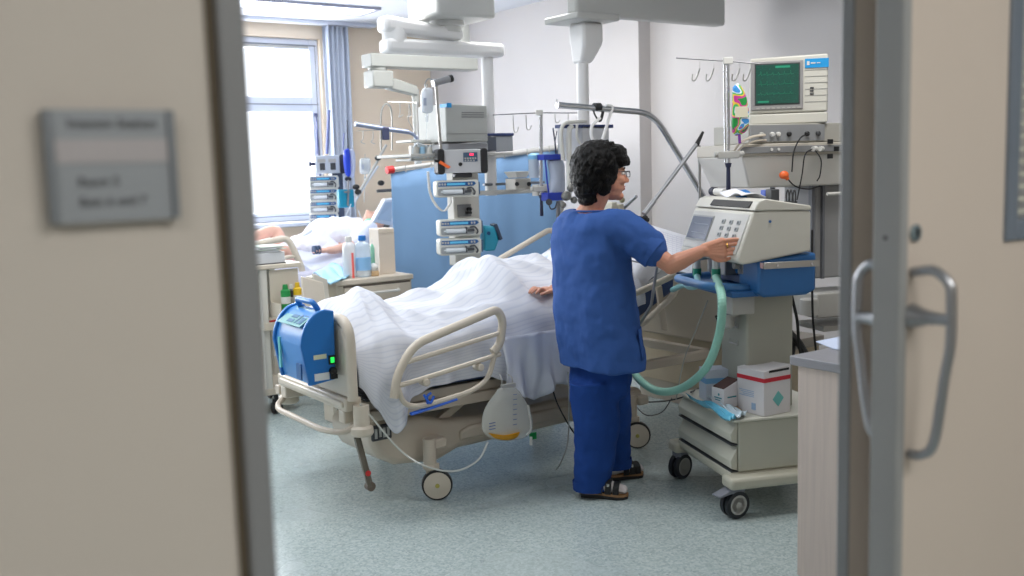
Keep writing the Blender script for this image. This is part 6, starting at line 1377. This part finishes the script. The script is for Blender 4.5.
def bottle(name, label, px0, px1, pyt, y, body, capm, lab=None, sh=.72):
    a, b = at(px0, 265, y=y), at(px1, pyt, y=y); r = (b[0]-a[0])/2; h = b[2]-zk-.001; t = thing(name, label, 'bottle', ((a[0]+b[0])/2, y, zk+.001))
    MB().lathe([(r*.9, 0), (r, .008), (r, h*sh), (r*.85, h*(sh+.08)), (r*.4, h*(sh+.15)), (r*.38, h*.9)], (0, 0, 0), 'Z', 20).build('bottle_body', body, t)
    MB().lathe([(r*.5, h*.88), (r*.5, h*.99), (r*.45, h)], (0, 0, 0), 'Z', 16).build('bottle_cap', capm, t)
    if lab: MB().lathe([(r*1.012, h*.16), (r*1.012, h*.48)], (0, 0, 0), 'Z', 20).build('bottle_label', lab, t)
    return t
bottle('water_bottle', 'clear plastic bottle with blue cap on the bedside cabinet', 356, 369, 235, yk+.1, PM('bottle_clear', (216, 230, 240), .1, alpha=.6, var=0), blueM, PM('pale_blue_label', (140, 190, 232), .4))
t = bottle('clear_bottle', 'taller pale bottle left of the blue-capped bottle on the cabinet', 343.5, 354.5, 236, yk+.14, PM('bottle_milky', (226, 228, 230), .2, alpha=.75, var=0), white)
p = at(352.5, 250, y=yk+.05); o = MB().box((p.x-.006, p.y, zk+.002), (p.x+.006, p.y+.01, zk+.17)).build('red_stick', PM('coral_plastic', (230, 100, 90), .4)); tag(o, 'thin coral red stick standing between the two clear bottles', 'stick')
bottle('green_bottle', 'pale green bottle behind the white ball on the bedside cabinet', 370.5, 379, 238, yk+.22, PM('green_glass', (130, 190, 160), .2, alpha=.8, var=0), navy)
p = at(373.5, 262, y=yk+.09); t = thing('ball_container', 'small white ball shaped container on a tan base beside the blue-capped bottle', 'container', (p.x, p.y, zk))
MB().ell((0, 0, .055), (.032, .032, .032)).build('ball_top', white, t); MB().lathe([(.034, .001), (.036, .02), (.03, .035)], (0, 0, 0), 'Z', 16).build('tan_base', PM('tan_base', (190, 160, 120), .5), t)
def cl_(u, v):
    q_ = at(313, 272, z=zk+.02).lerp(at(334, 262, z=zk+.02), v); r_ = at(330, 282, z=zk+.02).lerp(at(352, 274, z=zk+.02), v); p = q_.lerp(r_, u)
    edge = max(0, (kx0-p.x))*.35
    return (p.x, p.y, zk+.012+.03*abs(noise.noise(V3((u*3, v*3, 1))))+.012*math.sin(u*6)-edge*.0)
o = MB().grid(cl_, 14, 12).build('folded_cloth', PM('pale_blue_cloth', (150, 200, 226), .7, var=.05), thick=.008); tag(o, 'folded pale blue cloth lying at the left end of the bedside cabinet', 'cloth')
# ================================================================== NURSE
NF = FR((2.93, 3.55), -35)
T = fthing('nurse_person', 'dark-haired person in blue scrubs and glasses standing with one hand on the ventilator', 'person', NF)
PH = math.radians(33); fx = V3((math.cos(PH), math.sin(PH), 0)); sx_ = V3((-math.sin(PH), math.cos(PH), 0))   # facing, and towards her left shoulder
def npx(px, py, y=0.): return NF.px(px, py, y=y)
HP = math.radians(12); hf = V3((math.cos(HP), math.sin(HP), 0)); hs = V3((-math.sin(HP), math.cos(HP), 0))
def ring(c, a, b, f=fx, s=sx_, n=28, e=2.3):
    out = []
    for k in range(n):
        t = 2*math.pi*k/n; ct, st_ = math.cos(t), math.sin(t)
        x = abs(ct)**(2/e)*(1 if ct > 0 else -1)*b; y = abs(st_)**(2/e)*(1 if st_ > 0 else -1)*a
        out.append(V3(c)+f*x+s*y)
    return out
hand_w = VF.w(VF.px(733, 247, x=.005)); hand = NF.to(hand_w)
sh_r = V3((.105, -.135, 1.285)); el_r = V3((.335, -.225, 1.102)); wr_r = V3(npx(704, 250, y=hand.y+.015)); 
sh_l = V3((-.085, .165, 1.28)); el_l = V3((-.11, .22, 1.03)); wr_l = V3((.07, .38, 1.0))
# ---- body: one continuous surface (head, neck, arms, hands, legs)
b = MB()
hc = V3((.062, 0, 1.512))
def H(f, s, z): return hc + hf*f + hs*s + V3((0, 0, z))
b.ell(H(0, 0, .012), (.094, .076, .10)); b.ell(H(.052, 0, -.045), (.052, .056, .072)); b.ell(H(.046, 0, -.085), (.045, .044, .042)); b.ell(H(.078, 0, -.108), (.024, .024, .020)); b.ell(H(.062, 0, .03), (.04, .055, .05))
b.ell(H(.088, 0, -.070), (.019, .024, .014)); b.ell(H(.092, 0, -.062), (.015, .02, .006)); b.ell(H(.091, 0, -.079), (.015, .018, .006))
b.limb([H(.092, 0, -.002), H(.106, 0, -.022), H(.118, 0, -.038)], [.010, .011, .0115], seg=10); b.ell(H(.104, .011, -.042), (.010, .008, .008)); b.ell(H(.104, -.011, -.042), (.010, .008, .008))
for s in (-1, 1):
    b.ell(H(.07, s*.036, -.035), (.03, .02, .024)); b.ell(H(-.004, s*.078, -.022), (.018, .009, .030)); b.ell(H(.086, s*.03, .012), (.014, .02, .008))
b.limb([H(-.01, 0, -.07), V3((.015, 0, 1.36)), V3((-.015, .0, 1.30))], [.054, .054, .066])
b.rings([ring((.0, 0, 1.34), .07, .06), ring((.0, 0, 1.30), .17, .09), ring((.0, 0, 1.15), .18, .10), ring((.01, 0, .95), .15, .09), ring((.02, .02, .80), .17, .11), ring((.02, .03, .70), .14, .10)])
b.limb([sh_r, sh_r.lerp(el_r, .5), el_r], [.056, .046, .038]); b.limb([el_r, el_r.lerp(wr_r, .3), wr_r], [.040, .040, .0245])
b.limb([sh_l, el_l], [.054, .04]); b.limb([el_l, wr_l], [.038, .026])
b.limb([(.02, -.03, .74), (.012, -.03, .42), (-.018, -.02, .07)], [.07, .055, .036]); b.limb([(.06, .08, .74), (.09, .13, .42), (.115, .21, .09)], [.07, .055, .036])
# right hand: palm then fingers curled onto the knob
pd = (hand-wr_r).normalized(); side = pd.cross(V3((0, 0, 1))).normalized(); upv = side.cross(pd)
# fingers fan vertically: the back of the hand faces the camera, thumb below
pm0 = wr_r+pd*.045
for k in range(5):
    u_ = (k-2)/2; b.limb([wr_r+upv*u_*.012, wr_r+pd*.078+upv*(u_*.030)], [.017, .0165], seg=8)
def fing(mb, base, dirs, rads):
    P = [base]
    for d_, L_ in dirs: P.append(P[-1]+d_.normalized()*L_)
    return mb.limb(P, rads, seg=8, n=3)
vside = V3(side)
if vside.y > 0: vside = -vside      # towards the camera
inn = -vside                        # into the panel side
for k, (up_, L_, cu) in enumerate(((.031, .042, .35), (.0105, .046, .55), (-.010, .043, .75), (-.029, .036, .9))):
    bs_ = wr_r+pd*.080+upv*up_
    fing(b, bs_, [(pd+vside*.12+upv*.05, L_), (pd*.8-upv*.25*cu+inn*.5*cu, L_*.65), (pd*.35-upv*.45*cu+inn*.8, L_*.5)], [.0088, .0085, .0080, .0066])
fing(b, wr_r+pd*.025-upv*.022, [(pd*.7-upv*.7, .035), (pd-upv*.15+inn*.2, .032), (pd+inn*.4+upv*.1, .024)], [.013, .0115, .0105, .0085])
# left hand (behind)
ld = (wr_l-el_l).normalized(); b.ell(wr_l+ld*.05, (.045, .035, .018))
for k in range(4):
    bs_ = wr_l+ld*.085+V3((-.5, .7, 0))*(k-1.5)*.018*-1
    fing(b, bs_, [(ld, .036), (ld-V3((0, 0, .4)), .025), (ld-V3((0, 0, .9)), .02)], [.009, .0088, .008, .007])
fing(b, wr_l+ld*.03, [(ld+V3((.6, -.5, 0)), .03), (ld, .028), (ld, .02)], [.011, .010, .009, .008])
body = b.build('body', skin, T, remesh=.0032, relax=2)
# ring on the finger
rp = wr_r+pd*.098+upv*.009+vside*.004; MB().tube([rp-pd*.0025, rp+pd*.0025], .0118, 14).build('ring', PM('gold_metal', (212, 170, 90), .25, 1), T)
# eyes, brows, lips, glasses
for s in (-1, 1):
    e = MB().ell(H(.086, s*.030, -.006), (.011, .013, .0085)).build('eye', PM('eye_white', (226, 222, 218), .25), T)
    MB().ell(H(.0955, s*.030, -.006), (.003, .006, .006)).build('iris', PM('brown_iris', (60, 38, 26), .25), e)
    MB().limb([H(.095, s*.016, .015), H(.098, s*.032, .020), H(.085, s*.050, .014)], [.003, .0035, .002], seg=8).build('eyebrow', PM('dark_brow', (46, 34, 30), .8), T)
MB().ell(H(.1045, 0, -.0655), (.006, .019, .0042)).ell(H(.1035, 0, -.0755), (.006, .017, .0048)).build('lips', PM('lip_tone', (176, 92, 88), .45), T)
gl = MB()
for s in (-1, 1):
    c_ = H(.114, s*.032, -.008); lp_ = rounded([c_+hs*(.024*i_)*1+V3((0, 0, .013*j_)) for i_, j_ in ((-1, -1), (1, -1), (1, 1), (-1, 1))], .009, 5, True)
    gl.tube(lp_, .0017, 6, close=True); gl.tube([c_+hs*(s*.024)+V3((0, 0, .008)), H(.09, s*.070, .004), H(.0, s*.084, .002)], .0018, 6)
gl.tube([H(.114, -.008, -.002), H(.116, 0, .0), H(.114, .008, -.002)], .0015, 6)
gl.build('glasses', PM('dark_glasses_frame', (34, 24, 26), .3), T)
# hair: volume of short layered curls, framing the face
h = MB(); h.ell(H(-.030, 0, .045), (.118, .106, .104)); h.ell(H(-.062, 0, .0), (.090, .098, .11)); h.ell(H(-.075, 0, -.065), (.062, .078, .06)); h.ell(H(-.066, 0, -.118), (.050, .060, .034))
for s in (-1, 1): h.ell(H(-.020, s*.060, .010), (.075, .034, .085)); h.ell(H(-.016, s*.064, -.050), (.040, .024, .055)); h.ell(H(.055, s*.052, .055), (.050, .036, .038)); h.ell(H(.022, s*.076, .012), (.03, .02, .045))
h.ell(H(.055, 0, .088), (.066, .082, .044)); h.ell(H(.098, 0, .056), (.034, .064, .028)); h.ell(H(.115, .01, .045), (.024, .045, .018))
random.seed(5)
for k in range(260):
    t_ = random.uniform(-math.pi, math.pi); ph = random.uniform(-.75, 1.45); cph = math.cos(ph)
    v = V3((cph*math.cos(t_), cph*math.sin(t_), math.sin(ph)))
    if v.x > .45 and v.z < .30: continue
    if v.x > .12 and v.z < -.25: continue
    p = H(-.024+v.x*(.112 if v.x < 0 else .125), v.y*.100, .036+v.z*(.102 if v.z > 0 else .165))
    # short locks that follow the skull and fall back and down
    d1 = V3((-.35*hf.x, -.35*hf.y, -.9 if v.z < .6 else -.3)) + hs*random.uniform(-.5, .5); d1 = d1.normalized()*random.uniform(.018, .032)
    h.limb([p-d1*.6, p+V3((0, 0, .003)), p+d1], [.006, .0135, .005], seg=7, n=2)
def hairmat():
    m = PM('black_hair', (10, 8, 8), .5, spec=.25, var=0, bump=.0); nt = m.node_tree; b_ = nt.nodes['Principled BSDF']
    tc = nt.nodes.new('ShaderNodeTexCoord'); w = nt.nodes.new('ShaderNodeTexWave'); w.inputs['Scale'].default_value = 60; w.inputs['Distortion'].default_value = 12; w.inputs['Detail'].default_value = 3; w.inputs['Detail Scale'].default_value = .5; nt.links.new(tc.outputs['Object'], w.inputs['Vector'])
    bp = nt.nodes.new('ShaderNodeBump'); bp.inputs['Strength'].default_value = .7; bp.inputs['Distance'].default_value = .005; nt.links.new(w.outputs['Fac'], bp.inputs['Height']); nt.links.new(bp.outputs[0], b_.inputs['Normal'])
    return m
h.build('hair', hairmat(), T, remesh=.0035, relax=1, disp=[(.010, .022)])
# ---- scrub top
def NX(px, py): return npx(px, py).x
def NZ(py): return npx(595, py).z
s = MB()
L = [(196+10, .060, .055, -.002), (211, .105, .075, .0), (215, .165, .092, .0), (224, .205, .110, -.004), (240, .215, .125, -.004), (262, .218, .140, -.002), (285, .218, .146, .006), (310, .222, .150, .016), (335, .228, .154, .026), (352, .232, .158, .036), (366, .232, .158, .040)]
R_ = []
for (py, a, bb, cx_) in L: R_.append(ring((cx_+.005, .0, NZ(py)), a, bb, e=2.4))
s.rings(R_[1:])
s.limb([sh_r+V3((-.03, .02, -.015)), sh_r+V3((.02, -.01, -.01)), sh_r.lerp(el_r, .45), sh_r.lerp(el_r, .63)], [.085, .083, .080, .076], seg=18)
s.limb([sh_l+V3((.02, -.02, -.02)), sh_l.lerp(el_l, .5), sh_l.lerp(el_l, .85)], [.082, .076, .07], seg=18)
top = s.build('scrub_top', scrub, T, remesh=.0085, relax=4, disp=[(.036, .20), (.014, .08)])
# neckline band, hems, pocket
nb = [V3((.012, .0, 0))+p for p in ring((.0, 0, NZ(210.5)), .092, .074, n=32)]
nb = [p+V3((0, 0, -.035*max(0, (p-V3((.012, 0, 0))).dot(fx))/.066)) for p in nb]
MB().tube(nb, .005, 6, close=True, flat=1).build('neck_band', scrub, T)
ax = (el_r-sh_r).normalized(); hc_ = sh_r.lerp(el_r, .72)+V3((0, 0, -.0)); oo = ax.orthogonal().normalized(); o2 = ax.cross(oo)
hp = [hc_+oo*math.cos(t)*.072+o2*math.sin(t)*.078 for t in [2*math.pi*k/28 for k in range(28)]]
MB().rings([hp, [p-ax*.05 for p in hp], [p*1.0-ax*.05+(hc_-p)*.08 for p in hp], [p+(hc_-p)*.08 for p in hp]], cap=False, close=True).build('sleeve_hem', scrub, T)
# front hip pocket (its edge shows in profile)
pc = V3((.046, 0, 0)); 
def torso(th, z, k=1.04):
    i_ = 0
    zz = [NZ(l[0]) for l in L]
    for i_ in range(len(L)-1):
        if zz[i_] >= z >= zz[i_+1]: break
    t = (zz[i_]-z)/(zz[i_]-zz[i_+1]); a = L[i_][1]*(1-t)+L[i_+1][1]*t; bb = L[i_][2]*(1-t)+L[i_+1][2]*t; cx_ = L[i_][3]*(1-t)+L[i_+1][3]*t+.005
    return V3((cx_, 0, z))+fx*math.cos(th)*bb*k+sx_*math.sin(th)*a*k
zp0, zp1 = NZ(355), NZ(325)
MB().grid(lambda u, v: torso(-1.25+u*.9, zp0+(zp1-zp0)*v, 1.06+.03*v), 12, 6).build('hip_pocket', scrub, T, thick=.004)
# ---- trousers
s = MB()
s.rings([ring((.036, .02, NZ(340)), .16, .12), ring((.038, .03, NZ(385)), .155, .125), ring((.035, .03, NZ(398)), .13, .11)])
def leg(c0, c1, c2, r0_, r1, r2):
    C_ = crv([c0, c1, c2], 8); n = len(C_); RR = []
    for i, c in enumerate(C_):
        t = i/(n-1); r = r0_+(r1-r0_)*t/.5 if t < .5 else r1+(r2-r1)*(t-.5)/.5; RR.append(ring(c, r, r*1.12, n=22, e=2.1))
    s.rings(RR)
leg(V3((-.002, -.045, NZ(378))), V3((.012, -.035, .32)), V3((-.018, -.02, .055)), .106, .098, .077)
leg(V3((.075, .09, NZ(378))), V3((.098, .13, .34)), V3((.118, .205, .085)), .098, .086, .072)
s.build('trousers', PM('blue_trouser_cotton', (30, 66, 136), .85, var=.05, vs=12, bump=.12, bs=500, spec=.2), T, remesh=.009, relax=3, disp=[(.026, .14), (.010, .06)])
def cuffm(c, r):
    R1 = ring(c+V3((0, 0, .0)), r*1.0, r*1.12, n=24, e=2.1); R2 = ring(c+V3((0, 0, .045)), r*1.03, r*1.14, n=24, e=2.1)
    MB().rings([R1, R2, [p*.97+c*.03 for p in R2], [p*.97+c*.03 for p in R1]], cap=False, close=True).build('trouser_cuff', MATS['blue_trouser_cotton'], T, disp=(.008, .05))
cuffm(V3((-.018, -.02, .035)), .078); cuffm(V3((.118, .205, .068)), .076)
# ---- sandals and socks
def foot(heel, toe, nm):
    heel = V3(heel); toe = V3(toe); d_ = (toe-heel); L_ = d_.length; d_.normalize(); n_ = V3((-d_.y, d_.x, 0))
    def P(a, w, z): return heel+d_*a*L_+n_*w+V3((0, 0, z))
    sole = [(-.0, 0), (.02, .026), (.15, .033), (.4, .033), (.62, .042), (.8, .046), (.93, .034), (1.0, .012), (1.0, -.010), (.92, -.032), (.78, -.042), (.6, -.036), (.4, -.028), (.15, -.032), (.02, -.026)]
    lo_ = [P(a, w, .0) for a, w in sole]; hi_ = [P(a, w, .022+.010*(1-a)) for a, w in sole]
    sd = MB().rings([lo_, hi_]).build('sandal_sole', PM('black_sole', (24, 22, 24), .5), T, bevel=.004)
    fb_ = [P(a, w*1.01, .010) for a, w in sole]; MB().rings([[P(a, w*1.03, .014+.008*(1-a)) for a, w in sole], [P(a, w*1.03, .024+.010*(1-a)) for a, w in sole]]).build('cork_footbed', PM('cork', (150, 112, 76), .7), T)
    m = MB().limb([P(.13, 0, .062), P(.45, 0, .060), P(.72, .002, .047), P(.90, .002, .042)], [.032, .033, .030, .022], seg=12); m.limb([P(.13, 0, .06), P(.14, 0, .11)], [.033, .035]); m.ell(P(.76, .004, .042), (.035, .036, .02)); m.ell(P(.14, 0, .05), (.03, .03, .028))
    for k in range(4): m.ell(P(.93-.03*k, -.018+.013*k if True else 0, .040), (.014, .009, .010))
    m.build('sock', PM('white_sock', (206, 198, 198), .85), T, remesh=.005, relax=2)
    for a in (.42, .60, .76):
        pts = [P(a, .040, .028), P(a, .034, .072 if a < .7 else .062), P(a+.01, .0, .096 if a < .5 else .084 if a < .7 else .074), P(a+.01, -.032, .070 if a < .7 else .060), P(a, -.038, .028)]
        C_ = crv(pts, 6); st_ = MB()
        st_.rings([[c+d_*.014+V3((0, 0, .000)), c-d_*.014, c-d_*.014-(P(a, 0, .03)-c).normalized()*.005, c+d_*.014-(P(a, 0, .03)-c).normalized()*.005] for c in C_]); st_.build('sandal_strap', black, T)
    m = MB().box(P(.6, -.034, .07)-V3((.006, .006, .006)), P(.6, -.034, .07)+V3((.006, .006, .006))); m.build('buckle', steel, T)
foot((-.068, -.02, 0), (.150, -.075, 0), 'near'); foot((.085, .20, 0), (.262, .262, 0), 'far')
# ------------------------------------------------------------------ render look
SC.view_settings.view_transform = 'Standard'; SC.view_settings.look = 'None'; SC.view_settings.gamma = 1; SC.view_settings.use_curve_mapping = False
SC.view_settings.exposure = 0.0
SC.cycles.use_denoising = True; SC.cycles.max_bounces = 8; SC.cycles.diffuse_bounces = 4; SC.cycles.transparent_max_bounces = 12; SC.cycles.sample_clamp_indirect = 6; SC.cycles.caustics_reflective = False; SC.cycles.caustics_refractive = False
